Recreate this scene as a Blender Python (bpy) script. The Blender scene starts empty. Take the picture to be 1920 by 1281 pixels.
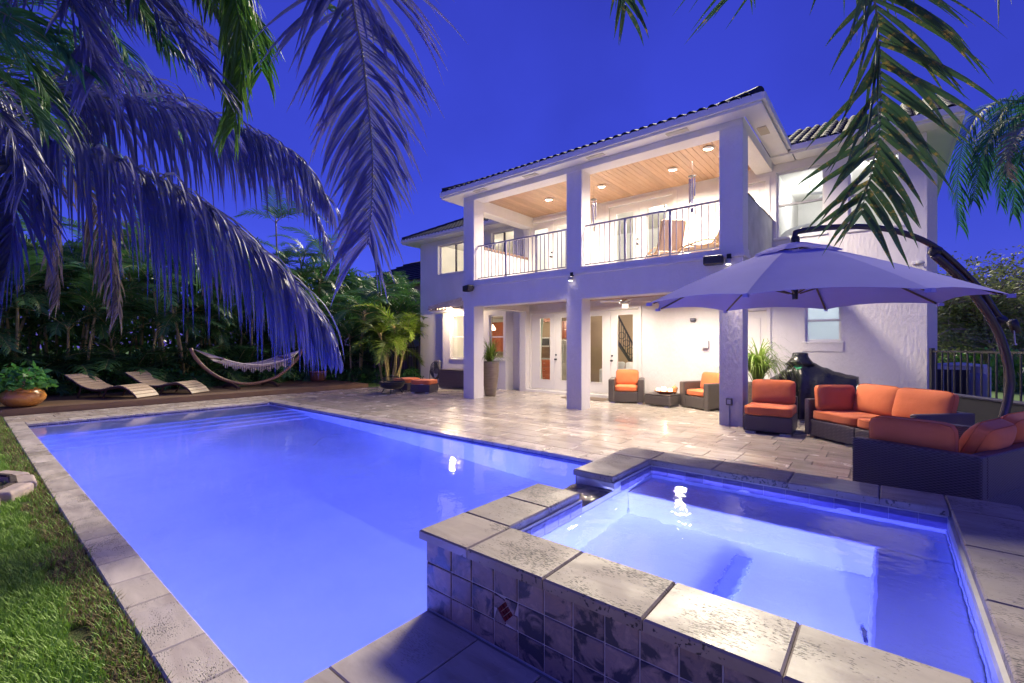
import bpy, bmesh, math, random
from mathutils import Vector, Matrix, noise
random.seed(7)
PI = math.pi
sc = bpy.context.scene
COL = sc.collection

# ------------------------------------------------------------------ camera
A = math.radians(39.5); SA, CA = math.sin(A), math.cos(A)
F, HY, EYE = 857.0, 647.0, 1.5            # focal length, horizon row (1920 px wide photo), eye height
cam = bpy.data.cameras.new('camera'); camo = bpy.data.objects.new('camera', cam); COL.objects.link(camo)
camo.location = (0, 0, EYE); camo.rotation_euler = (PI / 2, 0, A)
cam.sensor_width = 36; cam.lens = F / 1920 * 36; cam.shift_y = 6.5 / 1920
cam.clip_start = 0.05; cam.clip_end = 600
sc.camera = camo

# ------------------------------------------------------------------ sky, dusk glow, exposure
SUN_EL, SUN_AZ = 40.0, 18.0
w = bpy.data.worlds.new('World'); sc.world = w; w.use_nodes = True
wn, wl = w.node_tree.nodes, w.node_tree.links
bg = wn['Background']
sky = wn.new('ShaderNodeTexSky'); sky.sky_type = 'NISHITA'; sky.sun_disc = False
sky.sun_elevation = math.radians(9.0); sky.sun_rotation = math.radians(140); sky.ozone_density = 6; sky.dust_density = 0.3; sky.air_density = 1.0
mul = wn.new('ShaderNodeMix'); mul.data_type = 'RGBA'; mul.blend_type = 'MULTIPLY'; mul.inputs['Factor'].default_value = 1
mul.inputs['B'].default_value = (1.12, .55, 1.9, 1)            # dusk white balance: deep blue, hardly any green
dus = wn.new('ShaderNodeMix'); dus.data_type = 'RGBA'; dus.inputs['Factor'].default_value = .45
dus.inputs['B'].default_value = (.50, .60, 6.3, 1)
wl.new(sky.outputs['Color'], mul.inputs['A']); wl.new(mul.outputs['Result'], dus.inputs['A'])
tcw = wn.new('ShaderNodeTexCoord'); nsw = wn.new('ShaderNodeTexNoise'); nsw.inputs['Scale'].default_value = 2.2; nsw.inputs['Detail'].default_value = 5     # faint uneven dusk haze
mrw = wn.new('ShaderNodeMapRange'); mrw.inputs[1].default_value = .35; mrw.inputs[2].default_value = .65; mrw.inputs[3].default_value = .9; mrw.inputs[4].default_value = 1.12
scw = wn.new('ShaderNodeMix'); scw.data_type = 'RGBA'; scw.blend_type = 'MULTIPLY'; scw.inputs['Factor'].default_value = 1
wl.new(tcw.outputs['Generated'], nsw.inputs['Vector']); wl.new(nsw.outputs['Fac'], mrw.inputs[0]); wl.new(dus.outputs['Result'], scw.inputs['A']); wl.new(mrw.outputs[0], scw.inputs['B']); wl.new(scw.outputs['Result'], bg.inputs['Color'])
bg.inputs['Strength'].default_value = .1
sl = bpy.data.lights.new('sun', 'SUN'); sl.energy = 5.0; sl.angle = math.radians(14); sl.color = (1.0, 0.9, 0.66)
so = bpy.data.objects.new('sun', sl); COL.objects.link(so)
_d = Vector((math.sin(math.radians(SUN_AZ)) * math.cos(math.radians(SUN_EL)), -math.cos(math.radians(SUN_AZ)) * math.cos(math.radians(SUN_EL)), -math.sin(math.radians(SUN_EL))))
so.rotation_euler = _d.to_track_quat('-Z', 'Y').to_euler(); so.location = (-3, 20, 20)
sc.view_settings.view_transform = 'Standard'; sc.view_settings.look = 'None'
sc.view_settings.exposure = 0; sc.view_settings.gamma = 1; sc.view_settings.use_curve_mapping = False
cy = sc.cycles
cy.use_denoising = True; cy.max_bounces = 8; cy.diffuse_bounces = 4; cy.glossy_bounces = 3; cy.transmission_bounces = 5; cy.transparent_max_bounces = 12
cy.sample_clamp_indirect = 4; cy.caustics_reflective = False; cy.caustics_refractive = True; cy.blur_glossy = 0.5
try: cy.use_light_tree = True
except Exception: pass

# ------------------------------------------------------------------ photo pixel -> place
def ray(u, v):
    a = (u - 960) / F; b = (HY - v) / F
    return Vector((-SA + a * CA, CA + a * SA, b))
EYEV = Vector((0, 0, EYE))
def PD(u, v, d): return EYEV + ray(u, v) * d
def PY(u, v, y): r = ray(u, v); return EYEV + r * (y / r.y)
def PX(u, v, x): r = ray(u, v); return EYEV + r * (x / r.x)
def PZ(u, v, z): r = ray(u, v); return EYEV + r * ((z - EYE) / r.z)

# ------------------------------------------------------------------ mesh builder
class MB:
    def __init__(s): s.v = []; s.f = []; s.m = []
    def add(s, vs, fs, mi=0, M=None):
        n = len(s.v)
        s.v += [tuple(M @ Vector(p)) for p in vs] if M else [tuple(p) for p in vs]
        s.f += [tuple(i + n for i in f) for f in fs]; s.m += [mi] * len(fs); return s
    def box(s, x0, x1, y0, y1, z0, z1, mi=0, M=None):
        vs = [(x, y, z) for z in (z0, z1) for y in (y0, y1) for x in (x0, x1)]
        return s.add(vs, [(0, 2, 3, 1), (4, 5, 7, 6), (0, 1, 5, 4), (2, 6, 7, 3), (0, 4, 6, 2), (1, 3, 7, 5)], mi, M)
    def cbox(s, x0, x1, y0, y1, z0, z1, c=.006, mi=0, M=None):     # box with a chamfered top
        vs = []
        for z, i in ((z0, 0), (z1 - c, 0), (z1, c)):
            vs += [(x0 + i, y0 + i, z), (x1 - i, y0 + i, z), (x1 - i, y1 - i, z), (x0 + i, y1 - i, z)]
        fs = [(3, 2, 1, 0), (8, 9, 10, 11)]
        for b in (0, 4):
            for k in range(4): fs.append((b + k, b + (k + 1) % 4, b + 4 + (k + 1) % 4, b + 4 + k))
        return s.add(vs, fs, mi, M)
    def prism(s, poly, z0, z1, mi=0, M=None):
        n = len(poly)
        vs = [(x, y, z0) for x, y in poly] + [(x, y, z1) for x, y in poly]
        fs = [tuple(range(n - 1, -1, -1)), tuple(range(n, 2 * n))] + [(i, (i + 1) % n, n + (i + 1) % n, n + i) for i in range(n)]
        return s.add(vs, fs, mi, M)
    def tube(s, pts, r, n=8, mi=0, M=None, cap=True):
        pts = [Vector(p) for p in pts]; R = r if isinstance(r, (list, tuple)) else [r] * len(pts)
        vs = []; fs = []; up = Vector((0, 0, 1)); prev = None
        for i, p in enumerate(pts):
            t = (pts[min(i + 1, len(pts) - 1)] - pts[max(i - 1, 0)]).normalized()
            if prev is None:
                a = t.cross(up if abs(t.z) < .95 else Vector((1, 0, 0))).normalized()
            else:
                a = (prev - t * prev.dot(t)).normalized()
            prev = a; b = t.cross(a)
            for k in range(n):
                q = 2 * PI * k / n; vs.append(p + (a * math.cos(q) + b * math.sin(q)) * R[i])
        for i in range(len(pts) - 1):
            for k in range(n):
                k2 = (k + 1) % n; fs.append((i * n + k, i * n + k2, (i + 1) * n + k2, (i + 1) * n + k))
        if cap: fs.append(tuple(range(n - 1, -1, -1))); fs.append(tuple((len(pts) - 1) * n + k for k in range(n)))
        return s.add(vs, fs, mi, M)
    def lathe(s, prof, n=20, mi=0, M=None):
        vs = []; fs = []
        for r, z in prof:
            for k in range(n): vs.append((r * math.cos(2 * PI * k / n), r * math.sin(2 * PI * k / n), z))
        for i in range(len(prof) - 1):
            for k in range(n):
                k2 = (k + 1) % n; fs.append((i * n + k, i * n + k2, (i + 1) * n + k2, (i + 1) * n + k))
        if prof[0][0] > 1e-4: fs.append(tuple(range(n - 1, -1, -1)))
        if prof[-1][0] > 1e-4: fs.append(tuple((len(prof) - 1) * n + k for k in range(n)))
        return s.add(vs, fs, mi, M)
    def mesh(s, name, mats, smooth=False):
        me = bpy.data.meshes.new(name); me.from_pydata(s.v, [], s.f)
        for m in (mats if isinstance(mats, (list, tuple)) else [mats]): me.materials.append(m)
        if any(s.m): me.polygons.foreach_set('material_index', s.m)
        if smooth: me.polygons.foreach_set('use_smooth', [True] * len(me.polygons))
        me.update(); return me
    def build(s, name, mats, parent=None, smooth=False, bevel=0, loc=None, rz=0, segs=2):
        return obj(name, s.mesh(name, mats, smooth), parent, loc, rz, bevel, segs)
def obj(name, me, parent=None, loc=None, rz=0, bevel=0, segs=2):
    o = bpy.data.objects.new(name, me); COL.objects.link(o)
    if parent: o.parent = parent
    if loc is not None: o.location = loc
    if rz: o.rotation_euler = (0, 0, rz)
    if bevel:
        b = o.modifiers.new('bevel', 'BEVEL'); b.width = bevel; b.segments = segs; b.limit_method = 'ANGLE'
    return o
def tag(o, label=None, cat=None, group=None, kind=None):
    if label: o['label'] = label
    if cat: o['category'] = cat
    if group: o['group'] = group
    if kind: o['kind'] = kind
    return o
def thing(name, label, cat, loc=(0, 0, 0), rz=0, group=None):
    o = bpy.data.objects.new(name, None); COL.objects.link(o); o.empty_display_size = .2
    o.location = loc; o.rotation_euler = (0, 0, rz); return tag(o, label, cat, group)
def copy_tree(o, parent=None, loc=None, rz=None):
    c = o.copy(); COL.objects.link(c); c.parent = parent
    if loc is not None: c.location = loc
    if rz is not None: c.rotation_euler = (0, 0, rz)
    for ch in list(o.children): copy_tree(ch, c)
    return c
def T(x=0, y=0, z=0, rx=0, ry=0, rz=0, s=1):
    return Matrix.Translation((x, y, z)) @ Matrix.Rotation(rz, 4, 'Z') @ Matrix.Rotation(ry, 4, 'Y') @ Matrix.Rotation(rx, 4, 'X') @ Matrix.Diagonal((s, s, s, 1) if not isinstance(s, tuple) else (*s, 1))
def smoothpath(pts, n):
    pts = [Vector(p) for p in pts]; out = []
    L = [0]
    for a, b in zip(pts, pts[1:]): L.append(L[-1] + (b - a).length)
    for i in range(n):
        d = L[-1] * i / (n - 1); k = 0
        while k < len(pts) - 2 and L[k + 1] < d: k += 1
        t = (d - L[k]) / max(1e-6, L[k + 1] - L[k])
        p0, p1, p2, p3 = pts[max(k - 1, 0)], pts[k], pts[k + 1], pts[min(k + 2, len(pts) - 1)]
        out.append(.5 * (2 * p1 + (p2 - p0) * t + (2 * p0 - 5 * p1 + 4 * p2 - p3) * t * t + (3 * p1 - p0 - 3 * p2 + p3) * t ** 3))
    return out

# ------------------------------------------------------------------ materials
def rgba(c): return (c[0], c[1], c[2], 1)
def newmat(name):
    m = bpy.data.materials.new(name); m.use_nodes = True
    n = m.node_tree.nodes; return m, n, m.node_tree.links, n['Principled BSDF'], n['Material Output']
def pos(n, l, stretch=(1, 1, 1), rot=0, objoff=False):
    g = n.new('ShaderNodeNewGeometry'); mp = n.new('ShaderNodeMapping'); l.new(g.outputs['Position'], mp.inputs['Vector'])
    mp.inputs['Scale'].default_value = stretch; mp.inputs['Rotation'].default_value = (0, 0, rot)
    if objoff:
        oi = n.new('ShaderNodeObjectInfo'); mm = n.new('ShaderNodeMath'); mm.operation = 'MULTIPLY'; mm.inputs[1].default_value = 37
        l.new(oi.outputs['Random'], mm.inputs[0]); cx = n.new('ShaderNodeCombineXYZ'); l.new(mm.outputs[0], cx.inputs[0]); l.new(mm.outputs[0], cx.inputs[1])
        l.new(cx.outputs[0], mp.inputs['Location'])
    return mp.outputs['Vector']
def nz(n, l, vec, scale, detail=4, rough=.55, dist=0):
    t = n.new('ShaderNodeTexNoise'); t.inputs['Scale'].default_value = scale; t.inputs['Detail'].default_value = detail
    t.inputs['Roughness'].default_value = rough; t.inputs['Distortion'].default_value = dist; l.new(vec, t.inputs['Vector']); return t.outputs['Fac']
def ramp(n, l, fac, stops):
    r = n.new('ShaderNodeValToRGB'); e = r.color_ramp.elements
    while len(e) > 1: e.remove(e[-1])
    e[0].position, e[0].color = stops[0][0], rgba(stops[0][1])
    for p, c in stops[1:]: q = e.new(p); q.color = rgba(c)
    l.new(fac, r.inputs['Fac']); return r.outputs['Color']
def mixc(n, l, a, b, fac, mode='MIX'):
    x = n.new('ShaderNodeMix'); x.data_type = 'RGBA'; x.blend_type = mode
    for k, s in (('A', a), ('B', b)):
        if isinstance(s, (tuple, list)): x.inputs[k].default_value = rgba(s)
        else: l.new(s, x.inputs[k])
    if isinstance(fac, (int, float)): x.inputs['Factor'].default_value = fac
    else: l.new(fac, x.inputs['Factor'])
    return x.outputs['Result']
def maprange(n, l, s, a, b, c=0, d=1):
    m = n.new('ShaderNodeMapRange'); l.new(s, m.inputs[0])
    for i, q in zip((1, 2, 3, 4), (a, b, c, d)): m.inputs[i].default_value = q
    return m.outputs[0]
def bumpn(n, l, B, h, strength, dist=.01, prev=None):
    b = n.new('ShaderNodeBump'); b.inputs['Strength'].default_value = strength; b.inputs['Distance'].default_value = dist
    l.new(h, b.inputs['Height'])
    if prev: l.new(prev, b.inputs['Normal'])
    l.new(b.outputs['Normal'], B.inputs['Normal']); return b.outputs['Normal']
def objrand(n, l, col, amt):
    oi = n.new('ShaderNodeObjectInfo'); f = maprange(n, l, oi.outputs['Random'], 0, 1, 1 - amt, 1 + amt)
    h = n.new('ShaderNodeHueSaturation'); l.new(f, h.inputs['Value']); l.new(col, h.inputs['Color']); return h.outputs['Color']
def mat(name, c1, c2=None, rough=.5, scale=4, detail=4, stretch=(1, 1, 1), bump=0, bscale=60, rvar=0, ov=0, metal=0, spec=.5, dist=.01, rot=0, sheen=0):
    m, n, l, B, O = newmat(name)
    v = pos(n, l, stretch, rot, ov > 0); f = nz(n, l, v, scale, detail)
    c2 = c2 or tuple(x * .82 for x in c1)
    c = ramp(n, l, f, [(.3, c1), (.7, c2)])
    if ov: c = objrand(n, l, c, ov)
    l.new(c, B.inputs['Base Color']); B.inputs['Roughness'].default_value = rough; B.inputs['Metallic'].default_value = metal
    B.inputs['Specular IOR Level'].default_value = spec
    if sheen: B.inputs['Sheen Weight'].default_value = sheen
    if rvar: l.new(maprange(n, l, nz(n, l, v, scale * 1.7, 3), .3, .7, max(0.02, rough - rvar), rough + rvar), B.inputs['Roughness'])
    if bump: bumpn(n, l, B, nz(n, l, v, bscale, 3), bump, dist)
    return m
def emit(name, c, s):
    m, n, l, B, O = newmat(name); B.inputs['Emission Color'].default_value = rgba(c); B.inputs['Emission Strength'].default_value = s
    B.inputs['Base Color'].default_value = rgba((.8, .8, .8)); return m

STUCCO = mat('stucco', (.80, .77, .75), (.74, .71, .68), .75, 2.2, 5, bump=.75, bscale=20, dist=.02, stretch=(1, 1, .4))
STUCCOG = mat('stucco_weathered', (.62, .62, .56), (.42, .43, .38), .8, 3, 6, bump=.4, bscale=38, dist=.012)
TRIM = mat('white_paint', (.84, .82, .78), (.8, .78, .73), .45, 3)
DOORW = mat('door_paint', (.86, .83, .78), (.83, .80, .75), .35, 2)
SILL = mat('sill_paint', (.62, .58, .54), None, .6, 4, bump=.2)
def paver_mat(name, ca, cb, cc, rough, objv, pits):
    m, n, l, B, O = newmat(name)
    v = pos(n, l, (1, 1, 1), 0, True); vs = pos(n, l, (1.1, 4.2, 1), 0.1, True)
    c = ramp(n, l, nz(n, l, vs, 2.0, 6, .6, .7), [(.32, ca), (.52, cb), (.72, cc)])
    c = objrand(n, l, c, objv)
    vo = n.new('ShaderNodeTexNoise'); vo.inputs['Scale'].default_value = 46; vo.inputs['Detail'].default_value = 3; l.new(vs, vo.inputs['Vector'])
    msk = nz(n, l, v, 3.2, 2)
    ad = n.new('ShaderNodeMath'); ad.operation = 'MULTIPLY'; l.new(vo.outputs['Fac'], ad.inputs[0]); l.new(maprange(n, l, msk, .35, .65, .72, 1.12), ad.inputs[1])
    pit = maprange(n, l, ad.outputs[0], .585, .63, 0, 1)
    c = mixc(n, l, c, (.035, .03, .028), maprange(n, l, pit, 0, 1, 0, pits))
    l.new(c, B.inputs['Base Color'])
    l.new(maprange(n, l, nz(n, l, v, 2.3, 4), .36, .64, max(.04, rough - .16), rough + .2), B.inputs['Roughness'])
    inv = n.new('ShaderNodeMath'); inv.operation = 'SUBTRACT'; inv.inputs[0].default_value = 1; l.new(pit, inv.inputs[1])
    b1 = bumpn(n, l, B, inv.outputs[0], .5 * pits, .006)
    bumpn(n, l, B, nz(n, l, v, 12, 5), .13, .008, b1)
    B.inputs['Specular IOR Level'].default_value = .6
    return m
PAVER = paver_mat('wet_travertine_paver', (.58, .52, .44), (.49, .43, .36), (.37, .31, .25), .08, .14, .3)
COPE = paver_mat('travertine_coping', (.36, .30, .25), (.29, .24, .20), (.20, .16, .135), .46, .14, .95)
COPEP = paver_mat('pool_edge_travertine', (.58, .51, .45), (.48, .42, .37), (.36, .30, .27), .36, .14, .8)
GROUT = mat('grout', (.36, .32, .28), None, .8, 9)
DIRT = mat('soil', (.10, .07, .05), (.06, .04, .03), .95, 6, bump=.6, bscale=30)
def slate():
    m, n, l, B, O = newmat('slate_tile')
    v = pos(n, l, (1, 1, 1), 0, True)
    a = ramp(n, l, nz(n, l, v, 14, 6, .65, .5), [(.3, (.34, .24, .20)), (.5, (.24, .19, .19)), (.68, (.42, .31, .25))])
    k = maprange(n, l, nz(n, l, v, 5.2, 7, .62, .9), .50, .57, 0, 1)
    c = mixc(n, l, a, (.05, .05, .075), k)
    l.new(objrand(n, l, c, .2), B.inputs['Base Color'])
    l.new(maprange(n, l, k, 0, 1, .6, .45), B.inputs['Roughness']); bumpn(n, l, B, nz(n, l, v, 22, 6), .35, .01)
    return m
SLATE = slate()
GROUTW = mat('tile_grout', (.62, .60, .60), None, .7, 9)
REDGL = mat('red_mosaic_glass', (.16, .02, .015), (.07, .012, .012), .12, 40)
PLASTER = mat('glow_mottled_plaster', (.90, .91, .93), (.66, .69, .78), .7, .55, 5, bump=.05)  # broad soft mottling imitates cloudy patches of underwater light
def wood(name, a, b, k, scale, stretch, rough, ov, knots=True):
    m, n, l, B, O = newmat(name)
    v = pos(n, l, stretch, 0, True)
    c = ramp(n, l, nz(n, l, v, scale, 6, .6, 1.2), [(.3, a), (.7, b)])
    if knots:
        w2 = n.new('ShaderNodeTexVoronoi'); w2.inputs['Scale'].default_value = 2.4; l.new(pos(n, l, (2.2, .7, 1), 0, True), w2.inputs['Vector'])
        c = mixc(n, l, k, c, maprange(n, l, w2.outputs['Distance'], .02, .10, 0, 1))
    l.new(objrand(n, l, c, ov), B.inputs['Base Color']); B.inputs['Roughness'].default_value = rough
    bumpn(n, l, B, nz(n, l, v, scale * 3, 4), .12, .005); return m
PINE = wood('knotty_pine', (.40, .25, .15), (.27, .15, .085), (.16, .07, .03), 3, (9, .7, 9), .38, .16)
DECKW = wood('deck_board', (.16, .095, .055), (.095, .055, .032), (.04, .025, .02), 4, (12, .8, 12), .55, .2, False)
TEAK = wood('bleached_teak', (.40, .29, .20), (.27, .185, .125), (.1, .06, .04), 5, (3, 3, 9), .55, .2, False)
DKWOOD = wood('dark_stained_wood', (.09, .05, .035), (.05, .03, .025), (.02, .01, .01), 4, (4, 4, 4), .4, .1, False)
HAMW = wood('hammock_stand_wood', (.30, .17, .11), (.19, .10, .065), (.05, .03, .02), 4, (4, 4, 4), .45, .1, False)
CHERRY = wood('cherry_cabinet', (.30, .075, .028), (.19, .045, .02), (.1, .02, .01), 3, (6, 6, 1), .3, .1, False)
CLOTHW = mat('white_upholstery', (.80, .80, .78), (.70, .72, .72), .8, 6, bump=.3, bscale=20)
def wicker(name, c, c2):
    m, n, l, B, O = newmat(name)
    g = n.new('ShaderNodeNewGeometry'); s = n.new('ShaderNodeSeparateXYZ'); l.new(g.outputs['Position'], s.inputs[0])
    def ma(op, a, b=None):
        q = n.new('ShaderNodeMath'); q.operation = op
        for i, x in enumerate((a, b)):
            if x is None: continue
            if isinstance(x, (int, float)): q.inputs[i].default_value = x
            else: l.new(x, q.inputs[i])
        return q.outputs[0]
    h = ma('ADD', ma('MULTIPLY', s.outputs[0], 1.0), ma('MULTIPLY', s.outputs[1], .83))
    sh = ma('SINE', ma('MULTIPLY', h, 2 * PI / .030)); sz = ma('SINE', ma('MULTIPLY', s.outputs[2], 2 * PI / .022))
    wv = ma('MULTIPLY', sh, sz); f = maprange(n, l, wv, -1, 1, 0, 1)
    c0 = mixc(n, l, c, c2, f); l.new(c0, B.inputs['Base Color']); B.inputs['Roughness'].default_value = .36
    bumpn(n, l, B, f, .8, .006); return m
WICK = wicker('dark_wicker', (.03, .026, .036), (.14, .12, .15))
WICKG = wicker('grey_wicker', (.05, .04, .036), (.11, .092, .085))
ORANGE = mat('orange_canvas', (.88, .24, .075), (.80, .20, .06), .8, 3, 4, bump=.25, bscale=9, dist=.02, ov=.05, sheen=.15)
PIPING = mat('orange_piping', (.74, .17, .05), None, .8)
CHROME = mat('brushed_steel', (.62, .60, .57), None, .28, 20, metal=1)
BLKM = mat('black_metal', (.018, .018, .022), (.03, .03, .034), .42, 8)
BRONZE = mat('bronze_pole', (.085, .075, .085), (.06, .052, .065), .24, 6, metal=.5)
RAILB = mat('railing_paint', (.30, .28, .34), None, .4)
BLKPL = mat('black_plastic', (.012, .012, .014), (.02, .02, .024), .4, 10)
COVER = mat('black_vinyl_cover', (.012, .013, .018), (.022, .024, .03), .26, 5, bump=.5, bscale=11, dist=.03)
GREENMK = mat('green_print', (.01, .38, .16), None, .5)
ROOFT = mat('slate_blue_roof_tile', (.022, .03, .062), (.014, .018, .042), .7, 7, ov=.25, spec=.2, bump=.3, bscale=30)
ROOFP = mat('pale_roof_tile', (.50, .42, .38), (.36, .30, .28), .6, 7, ov=.15, bump=.3, bscale=30)
PINKW = mat('pink_stucco', (.52, .30, .24), (.46, .26, .21), .8, 2, bump=.3)
SCREEN = mat('privacy_mesh', (.010, .011, .018), (.016, .017, .026), .75, 200)
TERRA = mat('glazed_terracotta', (.62, .27, .06), (.50, .20, .05), .28, 3, rvar=.08)
TERRAD = mat('brown_clay', (.24, .10, .06), None, .6, 5)
RIBPOT = mat('grey_brown_ceramic', (.23, .18, .14), (.15, .115, .09), .4, 4, stretch=(1, 1, 8))
STONE = mat('pink_grey_stone', (.46, .36, .33), (.30, .25, .24), .8, 7, bump=.6, bscale=24)
MULCH = mat('dark_mulch', (.08, .06, .055), (.04, .03, .028), .95, 14, bump=1, bscale=40, dist=.03)
ROPE = mat('cotton_rope', (.62, .55, .50), None, .9, 30)
STAINL = mat('stainless', (.6, .6, .6), None, .22, 4, metal=1)
ACW = mat('air_conditioner_paint', (.55, .56, .58), None, .5)
TANK = mat('grey_tank', (.16, .17, .22), None, .4)
CANDLE = emit('lit_candle_wax', (1, .62, .32), 2.2)
PUMP = mat('pumpkin_skin', (.55, .18, .045), (.62, .32, .14), .5, 9)
WAXW = mat('white_gourd', (.75, .66, .52), None, .6)
CURT = mat('sage_curtain', (.50, .58, .48), (.42, .50, .42), .8, 3)
RATTAN = mat('tan_rattan', (.42, .27, .15), (.30, .18, .10), .6, 60)
CUSH2 = mat('tan_chair_canvas', (.50, .36, .28), None, .9)
COPPER = mat('copper_tube', (.5, .42, .36), None, .3, metal=1)
BARK = mat('palm_bark', (.30, .24, .17), (.19, .15, .11), .85, 5, stretch=(1, 1, 9), bump=.7, bscale=14, dist=.03)
CANE = mat('areca_cane', (.52, .40, .17), (.34, .30, .11), .5, 3, stretch=(1, 1, 6), ov=.3)
TWIG = mat('grey_twig', (.40, .33, .27), (.28, .22, .18), .8, 12)
COCO = mat('coconut_husk', (.35, .33, .20), (.22, .24, .10), .5, 4)
def leaf(name, a, b, tip=None, trans=.35, rough=.42, ov=.25, spot=None, scale=2.5):
    m, n, l, B, O = newmat(name)
    v = pos(n, l, (1, 1, 1), 0, True)
    c = ramp(n, l, nz(n, l, v, scale, 4), [(.3, a), (.7, b)])
    if spot: c = mixc(n, l, c, spot, maprange(n, l, nz(n, l, v, 26, 5, .7), .56, .62, 0, 1))
    c = objrand(n, l, c, ov)
    l.new(c, B.inputs['Base Color']); B.inputs['Roughness'].default_value = rough
    tr = n.new('ShaderNodeBsdfTranslucent'); l.new(c, tr.inputs['Color'])
    mx = n.new('ShaderNodeMixShader'); mx.inputs[0].default_value = trans
    l.new(B.outputs[0], mx.inputs[1]); l.new(tr.outputs[0], mx.inputs[2]); l.new(mx.outputs[0], O.inputs['Surface']); return m
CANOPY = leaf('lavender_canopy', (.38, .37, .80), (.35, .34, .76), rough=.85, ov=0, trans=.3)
LEAFP = leaf('sky_tinted_leaflet', (.09, .12, .30), (.14, .13, .42), rough=.40, spot=(.20, .19, .20))  # violet of sky and pool light put into the leaf colour
LEAFY = leaf('yellowing_leaflet', (.04, .11, .05), (.08, .14, .05), rough=.42, spot=(.34, .26, .06))
LEAFG = leaf('bright_green_leaflet', (.05, .17, .02), (.13, .24, .04), rough=.36)
LEAFD = leaf('dry_leaflet', (.26, .20, .16), (.18, .15, .13), rough=.6)
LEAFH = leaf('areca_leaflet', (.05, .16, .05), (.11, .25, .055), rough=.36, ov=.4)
LEAFC = leaf('lit_areca_leaflet', (.17, .30, .03), (.28, .38, .05), rough=.36, ov=.3)  # areca green with the lantern's light put into the colour
LEAFS = leaf('shrub_leaf', (.05, .20, .045), (.10, .29, .06), rough=.3, ov=.3, scale=9)
LEAFT = leaf('tree_leaf', (.13, .20, .06), (.24, .25, .11), rough=.6, ov=.3)
LEAFQ = leaf('queen_palm_leaflet', (.03, .16, .09), (.07, .22, .08), rough=.65)
LEAFK = leaf('strap_leaf', (.13, .24, .03), (.24, .33, .07), rough=.35, ov=.2)
RACH = mat('frond_rib', (.26, .24, .16), (.2, .2, .12), .4, 6)
GRASSM = leaf('grass_blade', (.16, .32, .04), (.28, .46, .08), rough=.5, ov=0, trans=.3, scale=1.6)
GRASSD = leaf('dry_grass_blade', (.26, .19, .09), (.17, .14, .06), rough=.7, ov=0, trans=.2, scale=5)
LAWN = mat('lawn_soil', (.05, .09, .015), (.08, .075, .03), .95, 3, bump=.8, bscale=60, dist=.03)
FARLAWN = mat('far_lawn', (.09, .20, .02), (.06, .13, .02), .9, .7)
ROADM = mat('asphalt', (.06, .06, .065), None, .8, 6)
def glassm(name, tint=(1, 1, 1), r=.0, frost=None):
    m, n, l, B, O = newmat(name)
    t = n.new('ShaderNodeBsdfTransparent'); t.inputs[0].default_value = rgba(tint); g = n.new('ShaderNodeBsdfGlossy'); g.inputs['Roughness'].default_value = r
    fr = n.new('ShaderNodeFresnel'); fr.inputs[0].default_value = 1.45; mx = n.new('ShaderNodeMixShader')
    gm = n.new('ShaderNodeNewGeometry'); iv = n.new('ShaderNodeMath'); iv.operation = 'SUBTRACT'; iv.inputs[0].default_value = 1; l.new(gm.outputs['Backfacing'], iv.inputs[1])
    pr = n.new('ShaderNodeMath'); pr.operation = 'MULTIPLY'; l.new(fr.outputs[0], pr.inputs[0]); l.new(iv.outputs[0], pr.inputs[1])   # reflect on the outer face only
    l.new(pr.outputs[0], mx.inputs[0]); l.new(t.outputs[0], mx.inputs[1]); l.new(g.outputs[0], mx.inputs[2])
    out = mx.outputs[0]
    if frost:
        d = n.new('ShaderNodeBsdfTranslucent'); d.inputs[0].default_value = rgba(frost); m2 = n.new('ShaderNodeMixShader'); m2.inputs[0].default_value = .75
        l.new(out, m2.inputs[1]); l.new(d.outputs[0], m2.inputs[2]); out = m2.outputs[0]
    l.new(out, O.inputs['Surface']); return m
GLASS = glassm('window_glass', (.97, .98, .98)); FROST = glassm('frosted_glass', (.9, .93, .97), .1, (.85, .9, .97))
def waterm(name, tint, rough, bs, scale):
    m, n, l, B, O = newmat(name)
    B.inputs['Base Color'].default_value = rgba(tint); B.inputs['Transmission Weight'].default_value = 1; B.inputs['IOR'].default_value = 1.333
    B.inputs['Roughness'].default_value = rough
    v = pos(n, l, (1, 1, 1)); bumpn(n, l, B, nz(n, l, v, scale, 3, .5), bs, .02); return m
WATER = waterm('pool_water', (.40, .46, 1.0), .02, .14, 5.0)
SPAWATER = waterm('spa_water', (.36, .42, 1.0), .02, .22, 9.0)
# ================================================================== SETTING
def rect(mb, x0, x1, y0, y1, z, mi=0): mb.add([(x0, y0, z), (x1, y0, z), (x1, y1, z), (x0, y1, z)], [(0, 1, 2, 3)], mi)
g = MB()
hx0, hx1, hy0, hy1 = -12.75, .74, .7, 5.35
for r in ((-300, hx0, -300, 300), (hx1, 300, -300, 300), (hx0, hx1, -300, hy0), (hx0, hx1, hy1, 300)): rect(g, *r, -.05)
tag(g.build('ground', FARLAWN), kind='structure')
lw = MB(); nx, ny = 120, 36
for j in range(ny + 1):
    for i in range(nx + 1):
        x = -14.25 + 12.1 * i / nx; y = -6 + 6.59 * j / ny
        lw.v.append((x, y, -.03 + .022 * noise.noise((x * 1.3, y * 1.3, 0)) - (.02 if j == ny else 0)))
for j in range(ny):
    for i in range(nx): a = j * (nx + 1) + i; lw.f.append((a, a + 1, a + nx + 2, a + nx + 1)); lw.m.append(0)
lawn = tag(lw.build('lawn', LAWN, smooth=True), kind='structure')
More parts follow.
